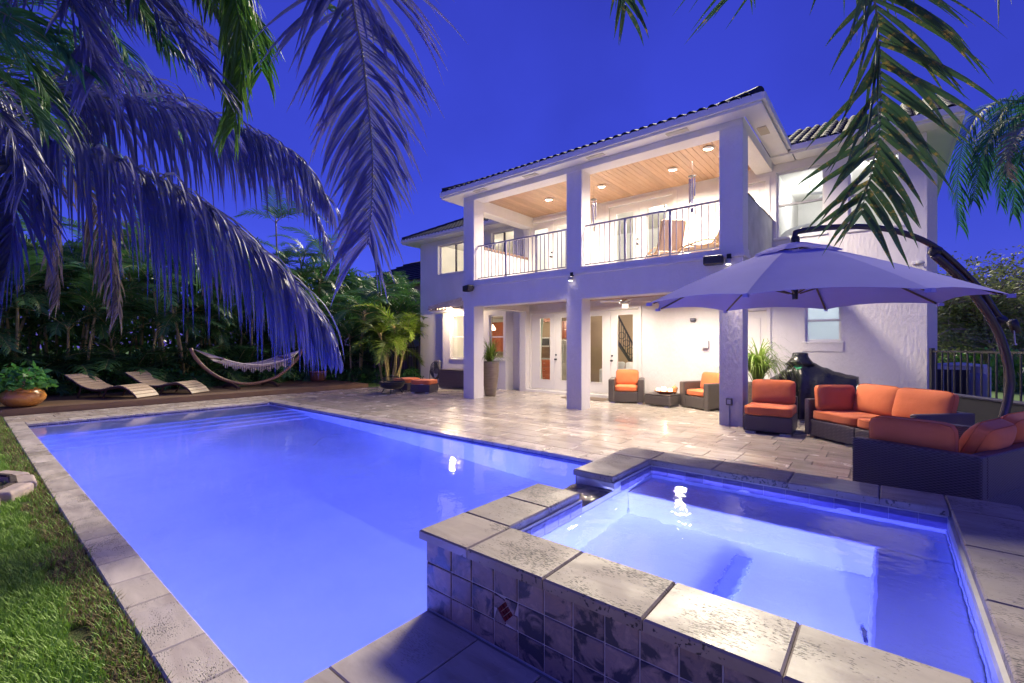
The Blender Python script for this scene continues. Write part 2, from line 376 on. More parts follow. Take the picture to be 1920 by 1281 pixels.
# grass blades
gb = MB(); rg = random.Random(3)
def blades(n, xr, yr, h0, h1):
    for _ in range(n):
        x = rg.uniform(*xr); y = rg.uniform(*yr)
        e = noise.noise((x * 1.7, y * 1.7, 3)); dry = (y > .40 + .10 * noise.noise((x * 3, 0, 9)) and rg.random() < .75) or (e > .28 and rg.random() < .5)
        if noise.noise((x * 6, y * 6, 7)) > .42: continue
        h = rg.uniform(h0, h1) * (.7 if dry else 1) * (1 + .4 * e); q = rg.uniform(0, 2 * PI); ln = rg.uniform(.2, 1.0) * h * (1.6 if dry else 1); wd = rg.uniform(.0022, .004)
        dx, dy = math.cos(q), math.sin(q); z = -.035
        p = Vector((x, y, z)); b = Vector((-dy, dx, 0)) * wd
        m1 = p + Vector((dx * ln * .35, dy * ln * .35, h * .62)); t = p + Vector((dx * ln, dy * ln, h))
        gb.add([p - b, p + b, m1 + b * .8, m1 - b * .8, t], [(0, 1, 2, 3), (3, 2, 4)], 1 if dry else 0)
blades(30000, (-5.2, -2.15), (-.25, .595), .035, .075)
blades(26000, (-9.0, -5.2), (-.35, .595), .04, .085)
blades(14000, (-14.2, -9.0), (-.3, .595), .05, .10)
blades(9000, (-12, -2.2), (-2.2, -.25), .05, .09)
tag(gb.build('grass', [GRASSM, GRASSD]), 'short green lawn grass turning dry along the pool coping', 'grass', kind='stuff')

# ---- patio: base slab with pavers
pb = MB()
for r in ((-14.25, 6, 5.27, 11.9), (-1.98, 6, 4.36, 5.262), (.68, 6, -4, 4.36), (-2.03, .68, -4, 1.73), (-14.25, -12.64, .6, 5.27)): rect(pb, *r, -.013)
patio = tag(pb.build('patio', GROUT), kind='structure')
rp = random.Random(11); PAV = []
def lay(x0, x1, y0, y1, along='x'):
    a0, a1, b0, b1 = (x0, x1, y0, y1) if along == 'x' else (y0, y1, x0, x1)
    b = b0; k = 0
    while b < b1 - .04:
        d = min((.4, .4, .6, .2, .4, .6)[k % 6] if rp.random() > .15 else .4, b1 - b); k += 1
        if b1 - b - d < .12: d = b1 - b
        a = a0 - rp.choice((0, .1, .2, .3))
        while a < a1 - .02:
            ln = rp.choice((.4, .6, .6, .8)) if d < .5 else rp.choice((.4, .6, .9))
            e = min(a + ln, a1)
            if a1 - e < .08: e = a1
            s = max(a, a0)
            if e - s > .03: PAV.append((s, e, b, b + d) if along == 'x' else (b, b + d, s, e))
            a = e
        b += d
lay(-14.25, 5.0, 5.60, 11.86); lay(-2.0, 5.0, 4.42, 5.25); lay(.70, 4.0, .2, 4.40, 'y'); lay(-2.02, 3.0, -1.5, 1.69, 'y'); lay(-14.25, -12.98, .6, 5.6, 'y')
PAV.sort(key=lambda p: (p[0] + p[1]) ** 2 + (p[2] + p[3]) ** 2 + (1e4 if -SA * (p[0] + p[1]) + CA * (p[2] + p[3]) < .9 or p[0] > 2.2 else 0))
cache = {}
def paver_mesh(w_, d_):
    k = (round(w_, 2), round(d_, 2))
    if k not in cache: cache[k] = MB().cbox(-w_ / 2 + .003, w_ / 2 - .003, -d_ / 2 + .003, d_ / 2 - .003, -.03, 0, .005).mesh('paver', PAVER)
    return cache[k]
rest = MB()
for i, (x0, x1, y0, y1) in enumerate(PAV):
    cx, cy_, z = (x0 + x1) / 2, (y0 + y1) / 2, rp.uniform(-.0015, .0015)
    if i < 298:
        o = obj('paver', paver_mesh(x1 - x0, y1 - y0), patio, (cx, cy_, z)); o.rotation_euler = (rp.gauss(0, .0022), rp.gauss(0, .0022), 0)
    else: rest.cbox(x0 + .003, x1 - .003, y0 + .003, y1 - .003, -.03, z, .005)
tag(rest.build('far_pavers', PAVER, patio), kind='stuff')

# ---- deck
dk = MB().box(-17.9, -14.32, -4, 9.3, -.04, .10); deck = tag(dk.build('wooden_deck', DECKW), kind='structure')
pm = MB().cbox(-.068, .068, -6.6, 6.6, 0, .035, .004).mesh('plank', DECKW)
for i in range(25): obj('plank', pm, deck, (-14.39 - .142 * i, 2.65, .105))
MB().box(-14.319, -14.29, -4, 9.3, -.04, .137).build('fascia_board', mat('deck_fascia', (.21, .125, .07), (.15, .09, .05), .5, 2, stretch=(1, 1, 6)), deck)

# ---- swimming pool
PX0, PX1, PY0, PY1, WZ = -12.62, -2.05, .81, 5.25, -.05
pool = thing('swimming_pool', 'long rectangular swimming pool glowing blue with entry steps at its far end', 'pool')
m = MB()
FZ = lambda x: -1.0 - .35 * max(0, min(1, (x + 9.5) / 6))
m.add([(-10.45, PY0, FZ(-10.45)), (-9.5, PY0, FZ(-9.5)), (-3.5, PY0, FZ(-3.5)), (PX1, PY0, FZ(PX1)), (-10.45, PY1, FZ(-10.45)), (-9.5, PY1, FZ(-9.5)), (-3.5, PY1, FZ(-3.5)), (PX1, PY1, FZ(PX1))],
      [(0, 1, 5, 4), (1, 2, 6, 5), (2, 3, 7, 6)])
m.build('pool_floor', PLASTER, pool)
for nme, b in (('pool_wall', (PX0, PX1, PY0 - .15, PY0, -1.5, -.041)), ('pool_wall', (PX0, PX1, PY1, PY1 + .15, -1.5, -.041)),
               ('pool_wall', (PX0 - .15, PX0, PY0 - .15, PY1 + .15, -1.5, -.042)), ('pool_wall', (PX1, PX1 + .012, PY0 - .15, PY1 + .15, -1.5, -.042))):
    MB().box(*b).build(nme, PLASTER, pool)
MB().box(PX0, -11.36, PY0, PY1, -1.2, -.32).build('entry_ledge', PLASTER, pool)
for i, (xa, z) in enumerate(((-11.36, -.50), (-11.05, -.68), (-10.74, -.85))): MB().box(xa, xa + .31, PY0, PY1, -1.2, z).build('step', PLASTER, pool, bevel=.02)
bandm = mat('waterline_tile_glaze', (.045, .05, .16), (.025, .025, .08), .2, 12, ov=.2)
tb = MB()
for i in range(70):
    x = PX0 + .151 * i
    if x + .147 > PX1: break
    tb.box(x, x + .147, PY1 - .008, PY1 - .001, -.2, -.043)
for i in range(29): tb.box(PX0 + .001, PX0 + .008, PY0 + .151 * i, PY0 + .151 * i + .147, -.2, -.043)
tag(tb.build('waterline_tiles', bandm, pool), kind='stuff')
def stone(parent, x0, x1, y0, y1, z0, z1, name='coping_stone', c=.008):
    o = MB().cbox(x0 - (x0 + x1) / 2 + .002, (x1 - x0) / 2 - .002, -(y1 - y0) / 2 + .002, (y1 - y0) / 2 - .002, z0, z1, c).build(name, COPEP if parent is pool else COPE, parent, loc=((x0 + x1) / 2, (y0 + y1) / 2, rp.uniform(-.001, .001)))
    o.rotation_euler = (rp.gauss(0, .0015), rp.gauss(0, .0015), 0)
x = -14.25
while x < -2.1:
    e = min(x + rp.choice((.4, .6, .6, .7)), -2.045); stone(pool, x, e, .595, .83, -.04, .0); x = e
x = -12.95
while x < -2.1: e = min(x + .61, -2.045); stone(pool, x, e, 5.235, 5.59, -.04, .002); x = e
y = .83
while y < 5.2: e = min(y + .6, 5.235); stone(pool, -12.97, -12.605, y, e, -.04, .001); y = e
MB().box(-2.62, -2.52, 1.75, 2.55, FZ(-2.5) + .0, FZ(-2.5) + .05).build('drain_cover', mat('drain_grille', (.06, .07, .2), None, .5), pool, bevel=.02)
# pool lamps: end-wall fixture, and unseen near-coping row partly added for even glow
def pool_lamp(parent, loc, nrm, power, col, r=.14):
    q = Vector(nrm).to_track_quat('Z', 'Y').to_matrix().to_4x4()
    f = MB().lathe([(r + .025, 0), (r + .025, .015), (r, .02), (r, .012)], 20, M=Matrix.Translation(loc) @ q).build('pool_light_ring', STAINL, parent, smooth=False)
    L = bpy.data.lights.new('pool_light', 'AREA'); L.shape = 'DISK'; L.size = 2 * r; L.energy = power; L.color = col
    o = bpy.data.objects.new('pool_light', L); COL.objects.link(o); o.parent = f
    o.matrix_local = Matrix.Translation(Vector(loc) + Vector(nrm) * .03) @ Vector(nrm).to_track_quat('-Z', 'Y').to_matrix().to_4x4()
PB = (.11, .15, 1.0)
for lx in (-10.2, -8.3, -6.4, -4.5, -2.8): pool_lamp(pool, (lx, PY0 + .005, -.55), (0, 1, 0), 112, PB)  # unseen row, extra lamps added to even out the glow
pool_lamp(pool, (PX1 - .005, 3.0, -.6), (-1, 0, -.1), 300, (.24, .30, 1.0))
pool_lamp(pool, (-11.0, PY0 + .005, -.24), (0, 1, -.1), 45, PB, .08)  # small lamp added to brighten the steps
wm = MB(); wx, wy = 70, 30
wm.add([(PX0, PY0, WZ), (PX1, PY0, WZ), (PX1, PY1, WZ), (PX0, PY1, WZ)], [(0, 1, 2, 3)])
tag(wm.build('pool_water', WATER), kind='structure')
hs = smoothpath([PZ(588, 835, WZ), PZ(606, 820, WZ), PZ(640, 814, WZ), PZ(700, 808, WZ), PZ(770, 809, WZ)], 20)
tag(MB().tube([p - Vector((0, 0, .012)) for p in hs], .012, 6).build('pool_hose', mat('white_hose', (.7, .72, .75), None, .4), smooth=True), 'thin white cleaner hose curving across the pool surface', 'hose')

# ---- raised spa
spa = thing('spa', 'raised square spa of slate tile and travertine coping spilling into the pool', 'spa')
SX0, SX1, SY0, SY1, SZ = -2.035, .64, 1.70, 4.38, .40
IX0, IX1, IY0, IY1 = -1.68, .29, 2.05, 4.05
SG = .352
wallm = GROUTW
m = MB()   # walls, with a notch for the spillway on the pool side
m.box(SX0 + .01, SX1 - .01, SY0 + .01, IY0, -.1, SZ); m.box(SX0 + .01, SX1 - .01, IY1, SY1 - .01, -.1, SZ); m.box(IX1, SX1 - .01, IY0, IY1, -.1, SZ)
m.box(SX0 + .01, IX0, IY0, 2.82, -.1, SZ); m.box(SX0 + .01, IX0, 3.31, IY1, -.1, SZ); m.box(SX0 + .01, IX0, 2.82, 3.31, -.1, .325)
m.build('basin_wall', wallm, spa)
lin = MB()
lin.box(IX0 - .001, IX0 + .006, IY0, IY1, -.4, .215); lin.box(IX0, IX1, IY1 - .006, IY1 + .001, -.4, .215); lin.box(IX1 - .006, IX1 + .001, IY0, IY1, -.4, .215); lin.box(IX0, IX1, IY0 - .001, IY0 + .006, -.4, .215)
lin.build('basin_lining', PLASTER, spa)
MB().box(IX0, IX1, IY0, IY1, -.45, -.34).build('spa_floor', PLASTER, spa)
MB().box(IX0 + .006, IX1 - .006, 3.53, IY1 - .006, -.34, .14).build('bench', PLASTER, spa, bevel=.025, segs=3)
MB().box(-.07, IX1 - .006, IY0 + .006, 3.529, -.34, .14).build('bench', PLASTER, spa, bevel=.025, segs=3)
MB().box(-.80, -.69, 2.75, 3.35, -.34, -.30).build('drain_cover', mat('spa_drain', (.12, .14, .35), None, .5), spa, bevel=.03, segs=3)
for jx in (-.9, -.25): MB().lathe([(.04, 0), (.04, .012), (.018, .014), (.015, .004)], 14, M=T(jx, IY1 - .006, .24, rx=PI / 2)).build('water_jet', TRIM, spa)
pool_lamp(spa, (-.07, 2.62, -.10), (-1, -.14, -.10), 200, (.55, .62, 1.0), .11)
pool_lamp(spa, (-.75, IY0 + .007, .20), (0, 1, -.1), 80, (.14, .16, 1.0), .07)  # unseen second lamp added to brighten the bench and deepen its blue
x = -2.065
for k, e in enumerate((-1.68, -1.20, -.73, -.26, .21, .665)):        # near row
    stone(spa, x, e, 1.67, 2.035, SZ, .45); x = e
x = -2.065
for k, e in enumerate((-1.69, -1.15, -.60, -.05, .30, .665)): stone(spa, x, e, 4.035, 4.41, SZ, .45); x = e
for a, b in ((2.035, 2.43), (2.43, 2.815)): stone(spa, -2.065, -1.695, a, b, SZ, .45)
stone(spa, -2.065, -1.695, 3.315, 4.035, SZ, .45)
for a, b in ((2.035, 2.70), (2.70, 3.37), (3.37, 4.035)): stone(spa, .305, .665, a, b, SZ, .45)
cols = [-2.035, -1.83] + [-1.83 + .1535 * i for i in range(1, 17)] + [SX1]
rows = [(0.0, .128), (.128, .265), (.265, .40)]
for i in range(len(cols) - 1):
    for j, (z0, z1) in enumerate(rows):
        a, b = cols[i] + .004, cols[i + 1] - .004
        w2, h2 = (b - a) / 2, (z1 - z0) / 2 - .004
        t = MB()
        if (i, j) in ((3, 1), (8, 0), (13, 1)):
            cxm, cz, d = 0, 0, .052
            P4 = [(-w2, -h2), (w2, -h2), (w2, h2), (-w2, h2)]; D4 = [(0, -d), (d, 0), (0, d), (-d, 0)]
            for q in range(4):
                p0, p1, d0, d1 = P4[q], P4[(q + 1) % 4], D4[q], D4[(q + 1) % 4]
                mid = ((p0[0] + p1[0]) / 2, (p0[1] + p1[1]) / 2)
                pol = [p0, mid, d0, D4[q - 1]]
                t.add([(x_, 0, z_) for x_, z_ in pol] + [(x_ * .99, -.008, z_ * .99) for x_, z_ in pol], [(0, 1, 2, 3), (7, 6, 5, 4), (0, 4, 5, 1), (1, 5, 6, 2), (2, 6, 7, 3), (3, 7, 4, 0)])
            o = t.build('tile', SLATE, spa, loc=((a + b) / 2, SY0 + .009, (z0 + z1) / 2))
            for u_ in (-1, 0, 1):
                for v_ in (-1, 0, 1):
                    g2 = MB().box(-.0105, .0105, -.008, 0, -.0105, .0105, M=T(ry=PI / 4) @ T(u_ * .0242, 0, v_ * .0242))
                    g2.build('mosaic_chip', REDGL, o)
        else:
            t.cbox(-w2, w2, -h2, h2, 0, .009, .003, M=Matrix.Rotation(PI / 2, 4, 'X')); t.build('tile', SLATE, spa, loc=((a + b) / 2, SY0 + .0105, (z0 + z1) / 2))
tm = MB().cbox(-.0745, .0745, -.082, .082, 0, .007, .002).mesh('tile', mat('mauve_tile', (.20, .18, .34), (.11, .09, .22), .3, 16, stretch=(1, 1, 4), ov=.25))
for i in range(13):
    o = obj('tile', tm, spa, (IX0 + .077 + .1525 * i, IY1, .305)); o.rotation_euler = (PI / 2, 0, 0)
for i in range(13):
    yy = IY0 + .077 + .1525 * i
    if 2.76 < yy < 3.36: continue
    o = obj('tile', tm, spa, (IX0, yy, .305)); o.rotation_euler = (PI / 2, 0, PI / 2)
t2 = MB()
for a, b in ((1.705, 1.97), (1.975, 2.24), (2.245, 2.51), (2.515, 2.82), (3.31, 3.57), (3.575, 3.84), (3.845, 4.1), (4.105, 4.375)):
    for z0, z1 in ((-.1, .13), (.135, .265), (.27, .398)): MB().box(SX0, SX0 + .011, a, b, z0, z1).build('tile', SLATE, spa)
for a, b in ((2.825, 3.06), (3.065, 3.305)):
    MB().box(SX0, IX0, a, b, .325, .334).build('spillway_tile', SLATE, spa); MB().box(SX0, SX0 + .011, a, b, -.1, .32).build('spillway_tile', SLATE, spa)
for ya, yb in ((2.812, 2.819), (3.311, 3.318)): MB().box(SX0 + .02, IX0 - .01, ya, yb, .334, .40).build('spillway_tile', SLATE, spa)
wt = MB()
wt.add([(IX0, IY0, SG), (IX1, IY0, SG), (IX1, IY1, SG), (IX0, IY1, SG)], [(0, 1, 2, 3)])
tag(wt.build('spa_water', SPAWATER), kind='structure')
sp = MB(); prof = [(IX0 - .002, SG), (-1.8, .350), (-1.95, .345), (-2.03, .338), (-2.075, .30), (-2.095, .22), (-2.105, .1), (-2.11, WZ)]
for i, (px_, pz_) in enumerate(prof):
    for j in range(9): sp.v.append((px_ + .006 * math.sin(j * 2.1 + i), 2.83 + .47 * j / 8, pz_ + .004 * math.sin(j * 1.7 + i * .9)))
for i in range(len(prof) - 1):
    for j in range(8): a = i * 9 + j; sp.f.append((a, a + 1, a + 10, a + 9)); sp.m.append(0)
tag(sp.build('spill_water', waterm('spill_water', (.8, .85, 1), .05, .5, 14), smooth=True), kind='structure')

# ================================================================== HOUSE
house = thing('house', 'two-storey cream stucco house with columned balcony and dark tiled roof', 'house')
def wall_y(y, th, x0, x1, z0, z1, ops):
    xs = sorted({x0, x1, *[v for o in ops for v in o[:2] if x0 < v < x1]}); zs = sorted({z0, z1, *[v for o in ops for v in o[2:] if z0 < v < z1]})
    hole = lambda i, j: i < 0 or j < 0 or i >= len(xs) - 1 or j >= len(zs) - 1 or any(o[0] - 1e-6 <= xs[i] and xs[i + 1] <= o[1] + 1e-6 and o[2] - 1e-6 <= zs[j] and zs[j + 1] <= o[3] + 1e-6 for o in ops)
    m = MB()
    for i in range(len(xs) - 1):
        for j in range(len(zs) - 1):
            if hole(i, j): continue
            a, b, c, d = xs[i], xs[i + 1], zs[j], zs[j + 1]
            m.add([(a, y, c), (b, y, c), (b, y, d), (a, y, d)], [(0, 1, 2, 3)]); m.add([(a, y + th, c), (b, y + th, c), (b, y + th, d), (a, y + th, d)], [(3, 2, 1, 0)])
            if hole(i - 1, j): m.add([(a, y, c), (a, y + th, c), (a, y + th, d), (a, y, d)], [(3, 2, 1, 0)])
            if hole(i + 1, j): m.add([(b, y, c), (b, y + th, c), (b, y + th, d), (b, y, d)], [(0, 1, 2, 3)])
            if hole(i, j - 1): m.add([(a, y, c), (b, y, c), (b, y + th, c), (a, y + th, c)], [(3, 2, 1, 0)])
            if hole(i, j + 1): m.add([(a, y, d), (b, y, d), (b, y + th, d), (a, y + th, d)], [(0, 1, 2, 3)])
    return m
YB, YW, YBAY = 11.9, 12.1, 11.7
DLO = [(-9.0, -7.2, .08, 2.5), (-7.05, -5.3, .08, 2.5)]; DUP = [(-9.05, -7.25, 3.32, 5.44), (-6.2, -4.35, 3.32, 5.44)]
DS = [(-2.98, -2.18, .06, 2.3), (-3.0, -2.2, 3.32, 5.3)]
WR = [(-1.99, -1.07, 3.93, 5.44), (-.66, .19, 3.90, 5.38), (-1.43, -.78, 1.58, 2.5)]
wall_y(YB, .2, -9.32, .57, -.02, 5.72, DLO + DUP + DS + WR).build('wall', STUCCO, house)
WL = [(-13.75, -12.0, 4.28, 5.42), (-10.95, -9.9, 4.35, 5.5), (-12.88, -10.02, .05, 2.64)]
wall_y(YW, .2, -14.85, -9.32, -.02, 5.72, WL).build('wall', STUCCO, house)
BW = [(-12.62, -11.75, 1.0, 2.62), (-10.68, -10.03, 1.02, 2.53)]
wall_y(YBAY, .15, -13.05, -9.92, -.02, 2.72, BW).build('bay_wall', STUCCO, house)
MB().box(-13.05, -12.9, 11.852, 12.098, -.02, 2.72).build('bay_wall', STUCCO, house); MB().box(-10.0, -9.92, 11.852, 12.098, -.02, 2.72).build('bay_wall', STUCCO, house)
MB().box(.37, .57, 12.102, 18, -.02, 5.7).build('wall', STUCCO, house); MB().box(.572, .80, 13.3, 18, -.02, 5.6).build('wall', STUCCO, house); MB().box(-14.85, -14.65, 12.302, 18, -.02, 5.7).build('wall', STUCCO, house)
# columns, beams, balcony
for cx in (-9.32, -5.87, -2.47):
    MB().box(cx, cx + .41, 9.14, 9.54, -.02, 2.57).build('column', STUCCO, house, bevel=.008); MB().box(cx, cx + .41, 9.14, 9.54, 3.30, 5.54).build('column', STUCCO, house, bevel=.008)
MB().box(-9.32, -2.06, 9.14, 9.54, 2.57, 3.13).build('beam', STUCCO, house)
MB().box(-9.36, -2.02, 9.10, 9.56, 3.13, 3.20).build('cornice', STUCCO, house, bevel=.01); MB().box(-9.34, -2.04, 9.12, 9.55, 3.20, 3.30).build('cornice', STUCCO, house)
MB().box(-9.32, -8.92, 9.542, 11.698, 2.57, 3.13).build('beam', STUCCO, house); MB().box(-2.46, -2.06, 9.542, 11.898, 2.76, 3.13).build('beam', STUCCO, house)
MB().box(-9.32, -9.08, 11.70, 11.898, -.02, 3.13).build('pilaster', STUCCO, house)
MB().box(-9.32, -2.06, 9.56, 11.898, 3.132, 3.28).build('balcony_floor', SILL, house)
MB().box(-9.32, -2.06, 9.14, 9.54, 5.54, 5.72).build('beam', STUCCO, house)
MB().box(-9.32, -8.92, 9.542, 11.898, 5.30, 5.72).build('beam', STUCCO, house); MB().box(-2.40, -2.06, 9.542, 11.898, 5.48, 5.72).build('beam', STUCCO, house)
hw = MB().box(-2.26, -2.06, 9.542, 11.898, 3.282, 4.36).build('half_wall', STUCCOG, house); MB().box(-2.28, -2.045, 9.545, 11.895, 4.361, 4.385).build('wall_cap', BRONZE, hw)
hw = MB().box(-9.32, -9.10, 9.542, 11.898, 3.282, 4.28).build('half_wall', STUCCO, house); MB().box(-9.35, -9.07, 9.545, 11.895, 4.281, 4.345).build('wall_cap', mat('brown_cap', (.20, .12, .085), None, .5), hw)
# wooden ceilings
for zc, nm in ((5.62, 0), (2.80, 1)):
    cl = MB().box(-8.92, -2.40, 9.55, 11.89, zc + .022, zc + .06).build('ceiling', PINE, house)
    pl = MB().cbox(-.0655, .0655, -1.17, 1.17, -.02, 0, .005, M=Matrix.Rotation(PI, 4, 'Y')).mesh('plank', PINE)
    for i in range(49):
        xx = -8.85 + .1335 * i
        if xx > -2.45: break
        obj('plank', pl, cl, (xx, 10.72, zc))
# balcony railings
balm = MB().box(-.009, .009, -.009, .009, 0, .86).mesh('baluster', RAILB)
for xa, xb in ((-8.91, -5.87), (-5.46, -2.47)):
    rl = MB().box(xa, xb, 9.30, 9.345, 4.255, 4.29).build('railing', RAILB, house); MB().box(xa, xb, 9.305, 9.34, 3.36, 3.385).build('bottom_rail', RAILB, rl)
    n_ = 24
    for i in range(1, n_):
        x = xa + (xb - xa) * i / n_
        if i in (8, 16): MB().box(x - .022, x + .022, 9.298, 9.347, 3.301, 4.256).build('post', RAILB, rl)
        else: obj('baluster', balm, rl, (x, 9.3225, 3.385))
# doors
def glazed_leaf(x0, x1, z0, z1, px0, px1, pz0, pz1, y, handle=None, name='door'):
    d = wall_y(y, .045, x0, x1, z0, z1, [(px0, px1, pz0, pz1)]).build(name, DOORW, house)
    e = .025
    fr = MB()
    for b in ((px0 - e, px1 + e, pz0 - e, pz0), (px0 - e, px1 + e, pz1, pz1 + e), (px0 - e, px0, pz0, pz1), (px1, px1 + e, pz0, pz1)): fr.box(b[0], b[1], y - .012, y - .0005, b[2], b[3])
    fr.build('glazing_bead', DOORW, d)
    MB().box(px0 + .002, px1 - .002, y + .018, y + .026, pz0 + .002, pz1 - .002).build('pane', GLASS, d)
    if handle:
        hm = MB().lathe([(.028, 0), (.028, .012), (.012, .02), (.012, .05), (.03, .055), (.03, .075), (.0, .08)], 12, M=T(handle[0], y, handle[1], rx=PI / 2)); hm.lathe([(.026, 0), (.026, .02), (.0, .024)], 12, M=T(handle[0], y, handle[1] + .14, rx=PI / 2)); hm.build('handle', BLKM, d)
    return d
def casing(o, y, wdt=.09, name='door_frame', mt=None):
    x0, x1, z0, z1 = o; f = MB()
    f.box(x0 - wdt, x0, y - .03, y - .001, z0, z1 + wdt); f.box(x1, x1 + wdt, y - .03, y - .001, z0, z1 + wdt); f.box(x0, x1, y - .028, y - .001, z1, z1 + wdt)
    return f.build(name, mt or DOORW, house, bevel=.006)
for (o, panes) in ((DLO[0], ((-8.66, -8.27), (-7.86, -7.46))), (DLO[1], ((-6.84, -6.43), (-5.95, -5.48)))):
    mid = (o[0] + o[1]) / 2; casing(o, YB)
    glazed_leaf(o[0] + .01, mid - .003, .1, 2.49, *panes[0], .40, 2.35, YB + .03); glazed_leaf(mid + .003, o[1] - .01, .1, 2.49, *panes[1], .40, 2.35, YB + .03, (mid + .06, 1.05))
MB().box(-9.1, -5.2, 11.70, 11.899, -.02, .075).build('threshold', TRIM, house, bevel=.01)
for (o, panes) in ((DUP[0], ((-8.86, -8.36), (-8.02, -7.5))), (DUP[1], ((-5.98, -5.47), (-5.05, -4.53)))):
    mid = (o[0] + o[1]) / 2; casing(o, YB)
    glazed_leaf(o[0] + .01, mid - .003, 3.34, 5.43, *panes[0], 3.62, 5.22, YB + .03, (mid - .06, 4.28)); glazed_leaf(mid + .003, o[1] - .01, 3.34, 5.43, *panes[1], 3.62, 5.22, YB + .03)
for o in DS:
    casing(o, YB); d = MB().box(o[0] + .008, o[1] - .008, YB + .03, YB + .07, o[2] + .01, o[3] - .01).build('side_door', DOORW, house)
    for za, zb in ((.12, .45), (.52, .92)):
        h_ = o[3] - o[2]; MB().box(o[0] + .13, o[1] - .13, YB + .018, YB + .0295, o[2] + h_ * za, o[2] + h_ * zb).build('door_panel', DOORW, d, bevel=.01)
    MB().lathe([(.028, 0), (.012, .02), (.012, .05), (.03, .06), (.0, .08)], 12, M=T(o[0] + .1, YB + .03, o[2] + .98, rx=PI / 2)).build('handle', BLKM, d)
# windows
def window(o, y, kind='hung', glass=GLASS, sill=True, frame=TRIM, depth=.09, trim=False):
    x0, x1, z0, z1 = o; yy = y + depth; s = .045; f = MB()
    f.box(x0, x0 + s, yy, yy + .06, z0, z1); f.box(x1 - s, x1, yy, yy + .06, z0, z1); f.box(x0 + s, x1 - s, yy, yy + .06, z0, z0 + s); f.box(x0 + s, x1 - s, yy, yy + .06, z1 - s, z1)
    wv = f.build('window', frame, house); zm = (z0 + z1) / 2; xm = (x0 + x1) / 2
    if kind == 'hung':
        MB().box(x0 + s, x1 - s, yy - .012, yy + .05, zm - .022, zm + .022).build('meeting_rail', mat('grey_rail', (.35, .35, .36), None, .5) if trim else frame, wv)
        ps = ((x0 + s, x1 - s, z0 + s, zm - .022), (x0 + s, x1 - s, zm + .022, z1 - s))
    else:
        MB().box(xm - .025, xm + .025, yy - .012, yy + .05, z0 + s, z1 - s).build('mullion', BRONZE, wv)
        ps = ((x0 + s, xm - .025, z0 + s, z1 - s), (xm + .025, x1 - s, z0 + s, z1 - s))
    for a, b, c, d in ps: MB().box(a + .001, b - .001, yy + .022, yy + .03, c + .001, d - .001).build('pane', glass, wv)
    if sill: MB().box(x0 - .05, x1 + .05, y - .035, y + depth - .002, z0 - .045, z0 - .001).build('sill', TRIM, wv, bevel=.006)
    return wv
window(WR[0], YB, trim=True); window(WR[1], YB, trim=True)
wv = window(WR[2], YB, glass=FROST); MB().box(-1.47, -.74, YB - .025, YB - .001, 1.36, 1.534).build('apron', STUCCO, wv)
window(WL[0], YW, 'slide', depth=.12); window(WL[1], YW, 'slide', depth=.12)
window(BW[0], YBAY, depth=.05); window(BW[1], YBAY, depth=.05)
casing(BW[0], YBAY, .05, 'window_surround', TRIM); casing(WL[0], YW, .05, 'window_surround', TRIM)
# rooms behind the glass
ROOMW = mat('room_paint', (.80, .78, .73), None, .8, 1); ROOMT = mat('tan_room_paint', (.52, .40, .28), None, .8, 1); ROOMF = mat('room_floor', (.5, .45, .38), None, .4, 2)
def room(x0, x1, y0, y1, z0, z1, back=ROOMW, lamps=(), power=60, col=(1, .86, .68)):
    r = MB(); e = .05
    r.box(x0, x1, y1, y1 + e, z0, z1, 1); r.box(x0 - e, x0, y0, y1, z0, z1); r.box(x1, x1 + e, y0, y1, z0, z1); r.box(x0 - e, x1 + e, y0, y1 + e, z1, z1 + e); r.box(x0 - e, x1 + e, y0, y1 + e, z0 - e, z0, 2)
    rm = r.build('room_interior', [ROOMW, back, ROOMF], house)
    for lx, ly in lamps:
        gl = MB().lathe([(.03, .0), (.03, -.12), (.05, -.13), (.0, -.135)], 14, M=T(lx, ly, z1)).build('lamp_holder', TRIM, rm)
        L = bpy.data.lights.new('lamp', 'POINT'); L.energy = power; L.color = col; L.shadow_soft_size = .10
        o = bpy.data.objects.new('lamp', L); COL.objects.link(o); o.parent = gl; o.location = (lx, ly, z1 - .26)
def ceiling_lamp(parent, x, y, z, power, col, r=.08, spread=160):
    f = MB().lathe([(r + .03, 0), (r + .03, -.008), (r, -.012), (r, -.004)], 24, M=T(x, y, z)).build('light_trim', TRIM, parent)
    L = bpy.data.lights.new('lamp', 'AREA'); L.shape = 'DISK'; L.size = 2 * r; L.energy = power; L.color = col; L.spread = math.radians(spread)
    o = bpy.data.objects.new('lamp', L); COL.objects.link(o); o.parent = f; o.location = (x, y, z - .006)
ROOMS = 80
room(-13.9, -2.2, 12.302, 16.2, .04, 2.70, ROOMT, ((-12.4, 13.4), (-10.6, 13.8), (-8.0, 13.6), (-5.6, 13.4)), ROOMS * .9, (1, .84, .64))
MB().box(-9.3, -2.2, 12.101, 12.301, -.02, .045).build('room_floor', ROOMF, house); MB().box(-9.3, -2.2, 12.101, 12.301, 2.70, 2.74).build('room_ceiling', ROOMW, house)
room(-14.6, -9.4, 12.302, 16, 3.30, 5.68, ROOMW, ((-12.8, 13.6), (-10.4, 13.8)), ROOMS * 1.1, (1, .88, .70))
room(-9.2, -2.25, 12.102, 16, 3.30, 5.70, ROOMW, ((-8.0, 13.5), (-5.2, 13.5)), ROOMS * 1.2, (1, .96, .90))
room(-2.1, .36, 12.102, 16, 3.30, 5.70, ROOMW, ((-1.6, 14.2), (-.35, 13.0)), ROOMS * .7, (.97, .98, 1))
room(-2.1, .36, 12.102, 14, .6, 2.80, ROOMW, ((-1.1, 13.0),), ROOMS * .4, (.85, .93, 1))
